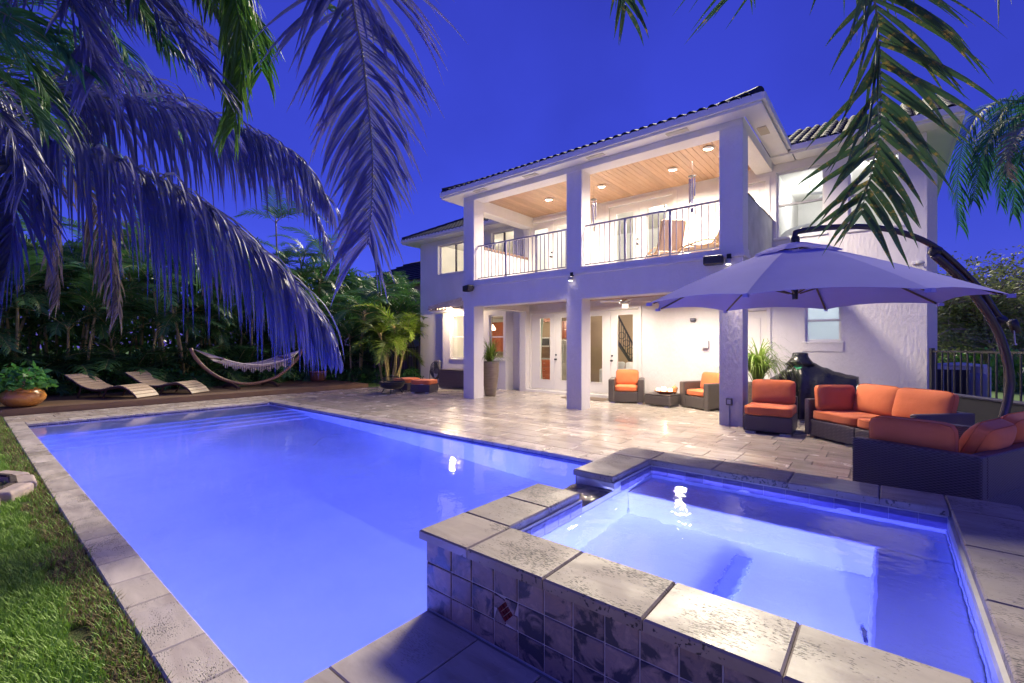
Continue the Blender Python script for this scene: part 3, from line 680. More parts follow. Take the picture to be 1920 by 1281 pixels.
# porch and balcony downlights, two of them unseen and added
WARM = (1.0, .86, .70)
for x, y in ((-7.39, 10.59), (-3.89, 10.62), (-5.73, 10.59)): ceiling_lamp(house, x, y, 5.60, 185 * (1 if x != -5.73 else .35), WARM, .075)
for x, y in ((-7.6, 10.6), (-5.6, 10.9), (-3.7, 10.6), (-2.75, 9.85)): ceiling_lamp(house, x, y, 2.785, 62 if x < -3 else 150, WARM, .075)  # last one is unseen, added to light the wing wall
ceiling_lamp(house, -2.9, 9.95, 5.60, 430, WARM, .075)  # added out of view behind the beam to light wing wall and sofas
# ---- eaves, soffits, gutters
def eave(x0, x1, yf, yb, z, ends=(True, True)):
    s = MB().box(x0 + .02, x1 - .02, yf + .02, yb, z, z + .03).build('soffit', TRIM, house)
    f = MB().box(x0, x1, yf - .02, yf, z - .012, z + .13); f.box(x0 - .015, x1 + .015, yf - .075, yf - .021, z + .035, z + .165)
    f.build('gutter', TRIM, house, bevel=.012)
    return s
s = eave(-9.85, -1.68, 8.80, 9.139, 5.665)
for x in (-8.7, -7.0, -5.2, -3.4): MB().box(x, x + .42, 8.88, 9.02, 5.655, 5.664).build('soffit_vent', mat('vent_grey', (.42, .40, .38), None, .7), s)
MB().box(-2.02, -1.70, 9.14, 11.43, 5.665, 5.695).build('soffit', TRIM, house); MB().box(-1.70, -1.68, 8.80, 11.43, 5.653, 5.795).build('gutter', TRIM, house); MB().box(-1.679, -1.615, 8.74, 11.37, 5.70, 5.83).build('gutter', TRIM, house, bevel=.012)
MB().box(-1.96, -1.80, 9.75, 10.15, 5.655, 5.664).build('soffit_vent', mat('vent_tan', (.42, .38, .3), None, .7), house)
MB().box(-9.83, -9.321, 9.14, 12.0, 5.665, 5.695).build('soffit', TRIM, house); MB().box(-9.87, -9.85, 8.80, 11.45, 5.653, 5.795).build('gutter', TRIM, house)
eave(-1.61, 1.03, 11.43, YB - .001, 5.62); MB().box(.572, 1.01, 11.9, 18, 5.62, 5.65).build('soffit', TRIM, house); MB().box(1.01, 1.05, 11.42, 18, 5.60, 5.78).build('gutter', TRIM, house)
eave(-15.4, -9.90, 11.60, YW - .001, 5.62); MB().box(-15.38, -14.852, 12.1, 18, 5.62, 5.65).build('soffit', TRIM, house); MB().box(-15.42, -15.40, 11.6, 18, 5.61, 5.75).build('gutter', TRIM, house)
MB().box(-2.02, -1.61, 11.43, 11.899, 5.62, 5.70).build('soffit', TRIM, house)
# ---- roofs
tmesh = None
def tile_mesh(r=.088, L=.40, mt=None):
    m = MB(); n = 8
    for yy, rr in ((0, r), (L, r * .86)):
        for k in range(n + 1):
            q = PI * k / n; m.v.append((-rr * math.cos(q), yy, rr * math.sin(q) * .9))
        for k in range(n + 1):
            q = PI * k / n; m.v.append((-(rr - .014) * math.cos(q), yy, (rr - .014) * math.sin(q) * .9))
    N = n + 1
    for k in range(n):
        m.f += [(k, k + 1, 2 * N + k + 1, 2 * N + k), (N + k, 3 * N + k, 3 * N + k + 1, N + k + 1), (k, N + k, N + k + 1, k + 1)]; m.m += [0] * 3
    return m
TM = tile_mesh(); TMD = TM.mesh('roof_tile', ROOFT)
def tiled_slope(name, x0, x1, y0, z0, slope, depth, objrows, hipL=True, hipR=True, mt=ROOFT, tmd=None, pitch=.19):
    ang = math.atan(slope); cs, sn = math.cos(ang), math.sin(ang)
    a = x0; b = x1
    top = [(x0 + (depth if hipL else 0), y0 + depth), (x1 - (depth if hipR else 0), y0 + depth)]
    base = MB().add([(x0, y0, z0), (x1, y0, z0), (top[1][0], y0 + depth, z0 + depth * slope), (top[0][0], y0 + depth, z0 + depth * slope), (x0, y0, z0 - .03), (x1, y0, z0 - .03)], [(0, 1, 2, 3), (4, 5, 1, 0)])
    r = base.build(name, mt, house); far = MB(); nr = int(depth / cs / .33)
    for k in range(nr):
        yy = y0 - .05 + k * .33 * cs; zz = z0 + .012 + (k * .33 - .05) * sn; e = k * .33 * cs
        xa, xb = x0 + (e if hipL else 0), x1 - (e if hipR else 0)
        n_ = int((xb - xa) / pitch)
        for i in range(n_):
            xx = xa + pitch * (i + .5)
            if k < objrows:
                o = obj('roof_tile', tmd or TMD, r, (xx, yy, zz)); o.rotation_euler = (ang + rp.gauss(0, .01), 0, rp.gauss(0, .012))
            else: far.add(TM.v, TM.f, 0, T(xx, yy, zz, rx=ang))
    if far.v: tag(far.build('upper_tiles', mt, r), kind='stuff')
    for s_, hx in ((1, x0), (-1, x1)):
        if (s_ == 1 and hipL) or (s_ == -1 and hipR):
            k = 0
            while k * .36 < depth * 1.4:
                p = Vector((hx + s_ * k * .25, y0 + k * .25, z0 + .06 + k * .25 * slope)); q = p + Vector((s_ * .29, .29, .29 * slope))
                MB().tube([p, q], [.095, .085], 10).build('ridge_tile', mt, r); k += 1
    return r
tiled_slope('roof', -9.80, -1.72, 8.78, 5.80, .42, 3.6, 2)
tiled_slope('roof', -1.9, 1.0, 11.42, 5.76, .50, 2.9, 4, False, False)
tiled_slope('roof', -15.36, -9.0, 11.58, 5.74, .50, 2.7, 4, True, False)
MB().prism([(-15.3, 14.0), (1.0, 14.0), (1.0, 18), (-15.3, 18)], 5.77, 5.80).build('roof_deck', ROOFT, house)
MB().add([(-12.7, 14.28, 7.09), (1.0, 14.32, 7.2), (1.0, 18, 5.7), (-15.3, 18, 5.7), (-15.36, 11.7, 5.74)], [(0, 1, 2, 3), (0, 3, 4)]).build('back_slope', ROOFT, house)
TMP = TM.mesh('roof_tile', ROOFP)
tiled_slope('awning_roof', -13.35, -9.75, 11.28, 2.80, .42, .80, 3, True, True, ROOFP, TMP, .17)
MB().box(-13.33, -9.77, 11.30, 11.698, 2.70, 2.775).build('awning_soffit', TRIM, house); MB().box(-13.04, -9.93, 11.70, 12.098, 2.722, 2.775).build('awning_soffit', TRIM, house)
# ================================================================== FURNITURE AND FITTINGS
def cushion_mesh(w_, d_, h_, mt, puff=.3, p=7, n=9, wr=.010, seed=0):
    """rounded cushion: w along x, d along y, h thick along z, centred"""
    m = MB(); idx = {}
    def vert(a, b, c):
        k = (round(a, 4), round(b, 4), round(c, 4))
        if k in idx: return idx[k]
        q = (abs(a) ** p + abs(b) ** p + abs(c) ** p) ** (1 / p); x, y, z = a / q, b / q, c / q
        th = (1 - puff) + puff * (1 - x ** 4) * (1 - y ** 4)
        X, Y_, Z_ = x * w_ / 2 * (1 - .02 * (1 - y * y)), y * d_ / 2, z * h_ / 2 * th
        e = noise.noise((X * 7 + seed, Y_ * 7, Z_ * 9)) * wr + noise.noise((X * 17 + seed, Y_ * 17, Z_ * 9)) * wr * .4
        idx[k] = len(m.v); m.v.append((X + e * .5, Y_ + e * .5, Z_ + e)); return idx[k]
    g = [-1 + 2 * i / n for i in range(n + 1)]
    for ax in range(3):
        for s in (-1, 1):
            for i in range(n):
                for j in range(n):
                    q = []
                    for a, b in ((g[i], g[j]), (g[i + 1], g[j]), (g[i + 1], g[j + 1]), (g[i], g[j + 1])):
                        c = [0, 0, 0]; c[ax] = s; c[(ax + 1) % 3] = a; c[(ax + 2) % 3] = b; q.append(vert(*c))
                    m.f.append(tuple(q if s > 0 else q[::-1])); m.m.append(0)
    return m.mesh('cushion', mt, True)
def put(name, me, parent, loc, rx=0, ry=0, rz=0):
    o = obj(name, me, parent, loc); o.rotation_euler = (rx, ry, rz)
    if name.endswith('cushion'):                                     # piped seams round both faces
        xs = [v.co.x for v in me.vertices]; ys = [v.co.y for v in me.vertices]; w_, d_ = max(xs), max(ys); pp = MB()
        for zz in (.6, -.6):
            ring = []
            for k in range(40):
                q = 2 * PI * k / 40; c, s = math.cos(q), math.sin(q); r = (abs(c) ** 8 + abs(s) ** 8) ** (-1 / 8); x, y = c * r, s * r
                best = max((v.co.z * zz for v in me.vertices if abs(v.co.x - x * w_ * .985) < .06 and abs(v.co.y - y * d_ * .985) < .06), default=0)
                ring.append((x * w_ * .985, y * d_ * .985, best / abs(zz) * (1 if zz > 0 else -1) * .55))
            pp.tube(ring + ring[:1], .0042, 5)
        pp.build('piping', PIPING, o, smooth=True)
    return o
def feet(parent, pts, w_=.12):
    for (x, y) in pts: MB().box(x - w_ / 2, x + w_ / 2, y - .03, y + .03, 0, .03).build('foot', CHROME, parent)
def armchair(loc, rz, label):
    t = thing('armchair', label, 'armchair', loc, rz)
    MB().box(.0, .88, .02, .80, .03, .30).build('seat_base', WICKG, t, bevel=.02)
    for x in (0, .735): MB().box(x - .005, x + .15, .0, .81, .035, .62).build('armrest', WICKG, t, bevel=.025)
    MB().box(.146, .734, .67, .82, .28, .66).build('backrest', WICKG, t, bevel=.025)
    feet(t, ((.1, .07), (.78, .07), (.1, .74), (.78, .74)))
    put('seat_cushion', cushion_mesh(.585, .64, .155, ORANGE, .12, seed=1), t, (.44, .345, .372))
    put('back_cushion', cushion_mesh(.60, .42, .17, ORANGE, .35, seed=5), t, (.44, .58, .63), rx=PI / 2 - .22)
    return t
armchair((-5.60, 10.72, 0), math.radians(22), 'grey wicker armchair with orange cushions beside the glazed doors')
armchair((-3.92, 11.14, 0), math.radians(-27), 'grey wicker armchair with orange cushions against the blank porch wall')
ct = thing('coffee_table', 'low square grey wicker table holding candles between two armchairs', 'coffee table', (-4.32, 11.10, 0), math.radians(-4))
MB().box(-.34, .34, -.33, .33, .035, .285).build('table_body', WICKG, ct, bevel=.05, segs=3); MB().box(-.335, .335, -.325, .325, .286, .30).build('table_top', WICKG, ct, bevel=.005)
feet(ct, ((-.24, -.27), (.24, -.27), (-.24, .27), (.24, .27)))
tr = MB().lathe([(.0, .301), (.12, .301), (.2, .345), (.235, .37), (.225, .372), (.19, .355), (.11, .318), (0, .318)], 20, M=T(-4.25, 11.08, 0, s=(1.2, .8, 1))).build('serving_tray', mat('copper_tray', (.5, .16, .05), None, .3), smooth=True)
tag(tr, 'oval copper tray under the lit candles on the low table', 'tray')
for i, (x, y, r, h, lb) in enumerate(((-4.42, 11.06, .05, .10, 'short round lit candle at the wall-side end of the copper tray'), (-4.27, 11.04, .062, .14, 'tallest lit pillar candle in the middle of the copper tray'), (-4.11, 11.05, .055, .11, 'lit candle next to the orange gourd on the copper tray'))):
    c = thing('candle', lb, 'candle', (x, y, .33)); MB().lathe([(r * .96, 0), (r, .01), (r, h * .92), (r * .85, h), (r * .5, h * .94), (0, h * .93)], 16).build('wax', CANDLE, c, smooth=True); MB().tube([(0, 0, h * .92), (0, .003, h + .015)], .003, 5).build('wick', BLKM, c)
L = bpy.data.lights.new('candle_glow', 'POINT'); L.energy = 4; L.color = (1, .5, .22); L.shadow_soft_size = .04
o = bpy.data.objects.new('candle_glow', L); COL.objects.link(o); o.parent = c; o.location = (-.12, .0, .22)
pk = thing('gourd', 'knobbly orange gourd with stem standing behind the tray of candles', 'gourd', (-4.06, 11.22, .30))
pr = MB()
for j in range(9):
    q = PI * j / 8; r = .075 * math.sin(q) * (1 if j > 4 else .75); z = .10 - .10 * math.cos(q)
    for k in range(16): rr = r * (1 + .09 * math.cos(k * PI / 2 * 2)); pr.v.append((rr * math.cos(k * PI / 8), rr * math.sin(k * PI / 8), z))
for j in range(8):
    for k in range(16): pr.f.append((j * 16 + k, j * 16 + (k + 1) % 16, (j + 1) * 16 + (k + 1) % 16, (j + 1) * 16 + k)); pr.m.append(0)
pr.build('rind', PUMP, pk, smooth=True); MB().tube([(0, 0, .19), (.015, 0, .23), (.035, 0, .245)], [.014, .01, .007], 7).build('stem', WAXW, pk, smooth=True)
# --- sectional pieces
def loveseat(loc, rz, label, L=1.8, D=.88):
    t = thing('sofa', label, 'sofa', loc, rz)
    MB().box(0, L / 2 - .004, .02, D, .035, .30).build('seat_base', WICK, t, bevel=.015); MB().box(L / 2 + .004, L, .02, D, .035, .30).build('seat_base', WICK, t, bevel=.015)
    for x in (-.002, L - .088): MB().box(x, x + .09, 0, D + .004, .04, .62).build('armrest', WICK, t, bevel=.015)
    MB().box(.09, L - .09, D - .09, D + .002, .29, .62).build('backrest', WICK, t, bevel=.015)
    feet(t, ((.12, .06), (L - .12, .06), (.12, D - .06), (L - .12, D - .06), (L / 2 - .1, .06)))
    sw = (L - .19) / 2
    for i in (0, 1): put('seat_cushion', cushion_mesh(sw, .76, .16, ORANGE, .08, 10, seed=i + 2), t, (.095 + sw * (i + .5), .40, .375))
    put('back_cushion', cushion_mesh(.62, .42, .20, ORANGE, .4, seed=3), t, (.215, .36, .65), rx=PI / 2 - .08, rz=PI / 2 - .12)
    put('back_cushion', cushion_mesh(.74, .46, .22, ORANGE, .45, seed=8), t, (.68, .66, .66), rx=PI / 2 - .25, rz=-.03)
    put('back_cushion', cushion_mesh(.76, .46, .22, ORANGE, .45, seed=12), t, (1.36, .64, .66), rx=PI / 2 - .28, rz=.04)
    return t
loveseat((-1.07, 8.86, 0), math.radians(-42), 'dark wicker loveseat with orange cushions in front of the covered grill')
def endsofa(loc, rz, label, L=1.8, D=.90):
    t = thing('sofa', label, 'sofa', loc, rz)
    MB().box(0, L, .02, D, .035, .30).build('seat_base', WICK, t, bevel=.015)
    for x in (-.002, L - .098): MB().box(x, x + .10, 0, D + .004, .04, .63).build('armrest', WICK, t, bevel=.015)
    MB().box(.09, L - .10, D - .10, D + .002, .29, .63).build('backrest', WICK, t, bevel=.015)
    feet(t, ((.12, .06), (L - .12, .06), (.12, D - .06), (L - .12, D - .06)))
    sw = (L - .2) / 2
    for i in (0, 1): put('seat_cushion', cushion_mesh(sw, .76, .16, ORANGE, .08, 10, seed=i + 21), t, (.095 + sw * (i + .5), .40, .375))
    put('back_cushion', cushion_mesh(.62, .42, .20, ORANGE, .4, seed=31), t, (L - .215, .37, .625), rx=PI / 2 - .06, rz=-PI / 2 + .06)
    put('back_cushion', cushion_mesh(.66, .46, .24, ORANGE, .5, seed=33), t, (1.15, .70, .62), rx=PI / 2 - .42, rz=.05)
    put('back_cushion', cushion_mesh(.70, .46, .24, ORANGE, .5, seed=37), t, (.48, .70, .64), rx=PI / 2 - .38, rz=-.04)
    return t
endsofa((.47, 7.03, 0), math.atan2(-.91, -.41), 'dark wicker sofa with orange cushions, its end panel towards the raised spa')
al = thing('armless_chair', 'armless dark wicker chair with thick orange cushions beside the porch column', 'chair', (-1.93, 8.60, 0), math.radians(2))
MB().box(0, .72, .02, .80, .04, .30).build('seat_base', WICK, al, bevel=.015); MB().box(0, .72, .72, .81, .29, .60).build('backrest', WICK, al, bevel=.015)
feet(al, ((.1, .05), (.62, .05), (.1, .74), (.62, .74)), .16)
put('seat_cushion', cushion_mesh(.72, .74, .17, ORANGE, .06, 12, seed=41), al, (.36, .36, .385)); put('back_cushion', cushion_mesh(.68, .42, .2, ORANGE, .32, 9, seed=44), al, (.37, .60, .67), rx=PI / 2 - .12)
def ottoman(loc, rz, label):
    t = thing('ottoman', label, 'ottoman', loc, rz)
    MB().box(-.33, .33, -.33, .33, .035, .26).build('wicker_base', WICK, t, bevel=.015); feet(t, ((-.24, -.3), (.24, -.3), (-.24, .3), (.24, .3)), .1)
    put('cushion', cushion_mesh(.66, .66, .155, ORANGE, .08, 10, seed=50), t, (0, 0, .335)); MB().box(.02, .12, -.333, -.328, .265, .285).build('clip', CHROME, t)
ottoman((-11.36, 9.42, 0), math.radians(24), 'wicker ottoman with orange cushion in front of the wicker storage chest')
ottoman((-12.35, 9.50, 0), math.radians(8), 'wicker ottoman with orange cushion half hidden behind the fire pit')
fp = thing('fire_pit', 'round black fire bowl with domed mesh lid on splayed legs', 'fire pit', (-11.95, 8.62, 0))
MB().lathe([(.10, .14), (.26, .15), (.36, .22), (.385, .33), (.40, .345), (.40, .36), (.37, .36), (.35, .25), (.2, .18), (.0, .17)], 24).build('bowl', BLKM, fp, smooth=True)
dm = MB()
for k in range(24):
    q = 2 * PI * k / 24; dm.tube([(.37 * math.cos(q) * math.cos(a), .37 * math.sin(q) * math.cos(a), .36 + .17 * math.sin(a)) for a in (0, .4, .8, 1.2, 1.5)], .003, 4)
for a in (.25, .5, .75, 1.0, 1.25): dm.tube([(.37 * math.cos(a) * math.cos(q), .37 * math.cos(a) * math.sin(q), .36 + .17 * math.sin(a)) for q in [2 * PI * k / 24 for k in range(25)]], .003, 4)
dm.build('mesh_lid', BLKM, fp); MB().tube([(-.06, 0, .53), (-.05, 0, .56), (.05, 0, .56), (.06, 0, .53)], .008, 6).build('lid_handle', CHROME, fp)
for k in range(4):
    q = PI / 4 + k * PI / 2; MB().tube([(.22 * math.cos(q), .22 * math.sin(q), .17), (.32 * math.cos(q), .32 * math.sin(q), 0)], .014, 6).build('leg', BLKM, fp)
MB().tube([(.43 * math.cos(q), .43 * math.sin(q), .30) for q in [2 * PI * k / 32 for k in range(33)]], .009, 6).build('ring', BLKM, fp)
tag(MB().tube([(-12.33, 8.33, 0), (-12.33, 8.33, .56), (-12.31, 8.35, .60)], .009, 6).build('fire_poker', BLKM), 'thin black poker standing upright beside the fire bowl', 'poker')
sb = thing('storage_chest', 'long dark brown wicker chest with pale lid under the bay window', 'chest', (-12.25, 10.80, 0), math.radians(2))
MB().box(0, 1.35, 0, .68, .03, .60).build('chest_body', WICK, sb, bevel=.012); MB().box(-.02, 1.37, -.02, .70, .602, .645).build('lid', WICKG, sb, bevel=.012)
for k in range(5): MB().box(.004, 1.346, -.008, -.0005, .05 + .11 * k, .145 + .11 * k).build('slat', WICK, sb)
hr = thing('hose_reel', 'grey wall hose reel wound with dark hose beside the bay window', 'hose reel', (-13.25, 11.45, 0))
MB().box(-.16, .16, .10, .25, .40, .92).build('back_plate', mat('grey_plastic', (.16, .16, .18), None, .5), hr, bevel=.06, segs=3)
for k in range(5):
    rr = .30 - .02 * k; MB().tube([(rr * .8 * math.cos(q) + .01 * k, .02 + .015 * k, .55 + rr * math.sin(q) - .03 * k) for q in [2 * PI * i / 28 for i in range(29)]], .014, 6).build('hose_coil', mat('dark_hose', (.03, .032, .05), None, .45), hr, smooth=True)
MB().tube([(-.26, 0, .0), (-.26, .02, .52), (-.2, .1, .6)], .016, 6).build('stand', BLKM, hr)
for rr in (-.22, .24): MB().tube([(rr, .15, 0), (rr, .15, .12)], .02, 6).build('stand', BLKM, hr)
MB().box(-.3, .3, .08, .2, .0, .05).build('stand', BLKM, hr)
# --- tall planters with strap-leaved plants
def strap_plant(n, ln, seed, droop=1.0, wdt=.016, emin=.55):
    r = random.Random(seed); m = MB()
    for i in range(n):
        q = r.uniform(0, 2 * PI); el = r.uniform(emin, 1.5); L_ = ln * r.uniform(.6, 1.1); d = Vector((math.cos(q) * math.cos(el), math.sin(q) * math.cos(el), math.sin(el)))
        p = Vector((r.uniform(-.06, .06), r.uniform(-.06, .06), r.uniform(0, .12))); sd = Vector((-math.sin(q), math.cos(q), 0)); S = 7; base = len(m.v)
        for k in range(S + 1):
            w_ = wdt * (1 - (k / S) ** 2) + .001; m.v += [tuple(p - sd * w_), tuple(p + sd * w_)]
            d = (d + Vector((0, 0, -.27 * droop * (k + 1) / S * 1.6))).normalized(); p = p + d * (L_ / S)
        for k in range(S): a = base + 2 * k; m.f.append((a, a + 1, a + 3, a + 2)); m.m.append(0)
    return m
def planter(loc, label, cat, H, r0, r1, n, ln, seed, droop=1, emin=.55):
    t = thing('planter', label, cat, loc)
    prof = [(r0, 0)] + [(r0 + (r1 - r0) * math.sin(PI / 2 * min(1, k / 11)) + .004 * (k % 2), H * k / 12) for k in range(1, 13)] + [(r1 - .02, H), (r1 - .03, H - .06), (0, H - .06)]
    MB().lathe(prof, 24).build('pot', RIBPOT, t, smooth=True)
    p = strap_plant(n, ln, seed, droop, emin=emin).build('foliage', LEAFK, t); p.location = (0, 0, H - .05)
    MB().tube([(0, 0, H - .07), (.01, 0, H + .12)], [.05, .03], 8).build('stem', BARK, t)
planter((-9.05, 9.98, 0), 'tall grey-brown vase planter with strappy green plant behind the end column', 'planter', 1.02, .15, .25, 150, .78, 4, 1.1)
planter((-2.10, 10.55, 0), 'tall planter of trailing grassy leaves between porch column and grill', 'planter', .72, .15, .23, 230, 1.25, 9, 1.9, 1.12)
# --- covered grill
gr = thing('covered_grill', 'barbecue under a draped black vinyl cover with green print against the wall', 'grill', (0, 0, 0))
m = MB(); NX, NR = 44, 12
def cover_top(x):     # ridge height along the grill
    pts = [(-2.0, .78), (-1.88, .84), (-1.74, .96), (-1.60, 1.10), (-1.50, 1.19), (-1.36, 1.21), (-1.20, 1.14), (-1.0, 1.04), (-.8, .96), (-.6, .91), (-.44, .88)]
    for (a, za), (b, zb) in zip(pts, pts[1:]):
        if a <= x <= b: t = (x - a) / (b - a); t = t * t * (3 - 2 * t); return za + (zb - za) * t
    return pts[-1][1]
sec = [(-.40, 0), (-.385, .35), (-.37, .62), (-.33, .82), (-.24, .93), (-.10, .985), (.0, 1.0), (.10, .985), (.22, .92), (.30, .8), (.34, .5), (.35, 0)]
for i in range(NX + 1):
    x = -1.98 + 1.53 * i / NX; zt = cover_top(x)
    for j, (yy, f) in enumerate(sec):
        fold = .06 * math.sin((x + 1.43) * 24 / (.6 + f)) * (1 - f) ** .7 + .02 * noise.noise((x * 6, f * 4, 2))
        peak = max(0, 1 - abs(x + 1.43) / .35); yq = yy * (1 - .35 * f * f * (1 - peak * .4)) * (.9 if f > .9 else 1)
        m.v.append((x + .02 * noise.noise((x * 3, f * 5, 5)), 11.22 + yq * .95 - fold, max(0, zt * f) + .03 * noise.noise((x * 4, f * 6, 1)) * f * (1 - f) * 3))
R_ = len(sec)
for i in range(NX):
    for j in range(R_ - 1): a = i * R_ + j; m.f.append((a, a + R_, a + R_ + 1, a + 1)); m.m.append(0)
m.f += [tuple(range(R_ - 1, -1, -1)), tuple(NX * R_ + k for k in range(R_))]; m.m += [0, 0]
m.build('cover', COVER, gr, smooth=True)
MB().lathe([(.27, 1.08), (.19, 1.18), (.145, 1.25), (.135, 1.29), (.138, 1.315), (.12, 1.335), (.05, 1.345), (0, 1.345)], 18, M=T(-1.43, 11.2, 0, s=(1.05, .8, 1))).build('cover_cap', COVER, gr, smooth=True)
lg = MB()
for k, (a, b, z) in enumerate(((-.075, -.03, .03), (-.02, .02, .05), (.03, .075, .05), (-.06, -.01, .0), (.0, .07, .005), (-.03, .05, -.03))): lg.box(a, b, -.004, 0, z - .012, z + .012)
lg.build('printed_mark', GREENMK, gr, loc=(-1.44, 10.985, 1.035), bevel=.003); bpy.context.view_layer.update()
gr.children[-1].rotation_euler = (-.62, 0, 0)
# --- cantilever umbrella
um = thing('cantilever_umbrella', 'large lavender cantilever umbrella on a curved bronze mast over the sofas', 'umbrella', (1.05, 8.1, 0))
UO = Vector((1.05, 8.1, 0)); UC = Vector((-.87, 6.41, 0)); ue = (UO - UC).normalized(); ZR, ZA, UR = 2.0, 2.70, 1.76
NS = 8; a0 = math.radians(-5); m = MB(); SUB, RR = 6, 8
tilt = lambda p: .04 * ((p - UC).dot(Vector((-SA, CA, 0)))) / 1.7
def can_pt(q, f):
    seg = 2 * PI / NS; k = math.floor((q - a0) / seg); t = (q - a0) / seg - k; c0, c1 = a0 + k * seg, a0 + (k + 1) * seg
    P_ = Vector((math.cos(c0), math.sin(c0), 0)).lerp(Vector((math.cos(c1), math.sin(c1), 0)), t)
    sag = 4 * t * (1 - t); P_ = P_ * (1 - .035 * sag) * UR * f
    z = ZA + (ZR - ZA) * (f ** 1.25) + (.045 * sag * f * f) ; p = UC + P_; return Vector((p.x, p.y, z + tilt(p)))
vent = .22
for i in range(NS * SUB):
    for j in range(RR): 
        f0, f1 = vent + (1 - vent) * j / RR, vent + (1 - vent) * (j + 1) / RR; q0, q1 = a0 + 2 * PI * i / (NS * SUB), a0 + 2 * PI * (i + 1) / (NS * SUB)
        m.add([can_pt(q0, f0) - UO, can_pt(q1, f0) - UO, can_pt(q1, f1) - UO, can_pt(q0, f1) - UO], [(3, 2, 1, 0)])
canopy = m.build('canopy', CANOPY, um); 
bm_ = bmesh.new(); bm_.from_mesh(canopy.data); bmesh.ops.remove_doubles(bm_, verts=bm_.verts, dist=1e-4); bm_.to_mesh(canopy.data); bm_.free()
sd = canopy.modifiers.new('thick', 'SOLIDIFY'); sd.thickness = .004
m = MB()
for i in range(NS * SUB):
    for j in range(3):
        f0, f1 = .27 * j / 3, .27 * (j + 1) / 3; q0, q1 = a0 + 2 * PI * i / (NS * SUB), a0 + 2 * PI * (i + 1) / (NS * SUB); up = Vector((0, 0, .045))
        m.add([can_pt(q0, f0) + up - UO, can_pt(q1, f0) + up - UO, can_pt(q1, f1) + up * (.6 + .4 * math.sin(q1 * 4) ** 2) - UO, can_pt(q0, f1) + up * (.6 + .4 * math.sin(q0 * 4) ** 2) - UO], [(3, 2, 1, 0)])
m.build('vent_flap', CANOPY, um, smooth=True)
for k in range(NS):
    q = a0 + 2 * PI * k / NS + 1e-4
    rb = MB().tube([can_pt(q, f) - Vector((0, 0, .025)) - UO for f in (.03, .3, .6, .97)], .012, 6).build('rib', DKWOOD, um)
    MB().tube([can_pt(q, .5) - Vector((0, 0, .03)) - UO, Vector((UC.x, UC.y, 2.12)) - UO + Vector((math.cos(q), math.sin(q), 0)) * .06], .009, 6).build('strut', DKWOOD, rb)
    e = can_pt(q, 1.0) - UO; pk_ = MB().box(-.03, .03, -.02, .02, -.03, .005, M=T(e.x, e.y, e.z, rz=q)).build('rib_pocket', CANOPY, um)
MB().tube([Vector((UC.x, UC.y, z)) - UO for z in (2.05, 2.2, 2.72)], [.03, .035, .03], 10).build('hub', BRONZE, um)
def arm(pts): return smoothpath([UC + ue * a + Vector((0, 0, z)) - UO for a, z in pts], 40)
MB().tube(arm([(0, 2.70), (-.005, 2.81), (.05, 2.87), (.45, 2.92), (.85, 2.93), (1.25, 2.88), (1.65, 2.74), (1.98, 2.50), (2.32, 2.16), (2.50, 1.90), (2.60, 1.78)]), .034, 12).build('upper_arm', BRONZE, um, smooth=True)
MB().tube(arm([(1.72, 2.60), (2.0, 2.36), (2.28, 2.05), (2.50, 1.72), (2.62, 1.40), (2.68, 1.1), (2.66, .85), (2.56, .50), (2.45, .25), (2.36, .06)]), .046, 14).build('mast', BRONZE, um, smooth=True)
for a, z in ((1.74, 2.64), (2.55, 1.80)):
    p = UC + ue * a - UO; MB().lathe([(.055, -.05), (.062, -.03), (.062, .03), (.055, .05)], 14, M=T(p.x, p.y, z, rx=.8, rz=.7)).build('clamp', BLKM, um, smooth=True)
MB().lathe([(.0, -.05), (.045, -.045), (.05, .0), (.045, .045), (0, .05)], 14, M=T(*(UC - UO)[:2], 2.76)).build('swivel_joint', BLKM, um, smooth=True)
p = UC + ue * 2.70 - UO; MB().tube([(p.x, p.y, 1.80), (p.x + .05, p.y + .04, 1.66)], [.05, .045], 10).build('crank_housing', BLKM, um, smooth=True)
MB().tube([(p.x + .02, p.y, 1.68), (p.x + .03, p.y, 1.5)], .009, 6).build('crank_handle', CHROME, um)
p = UC + ue * 2.36 - UO
for k in range(2): MB().box(-.62, .62, -.05, .05, .012, .06, M=T(p.x + .15, p.y + .13, .006 * k, rz=.72 + k * PI / 2)).build('base_bar', BRONZE, um)
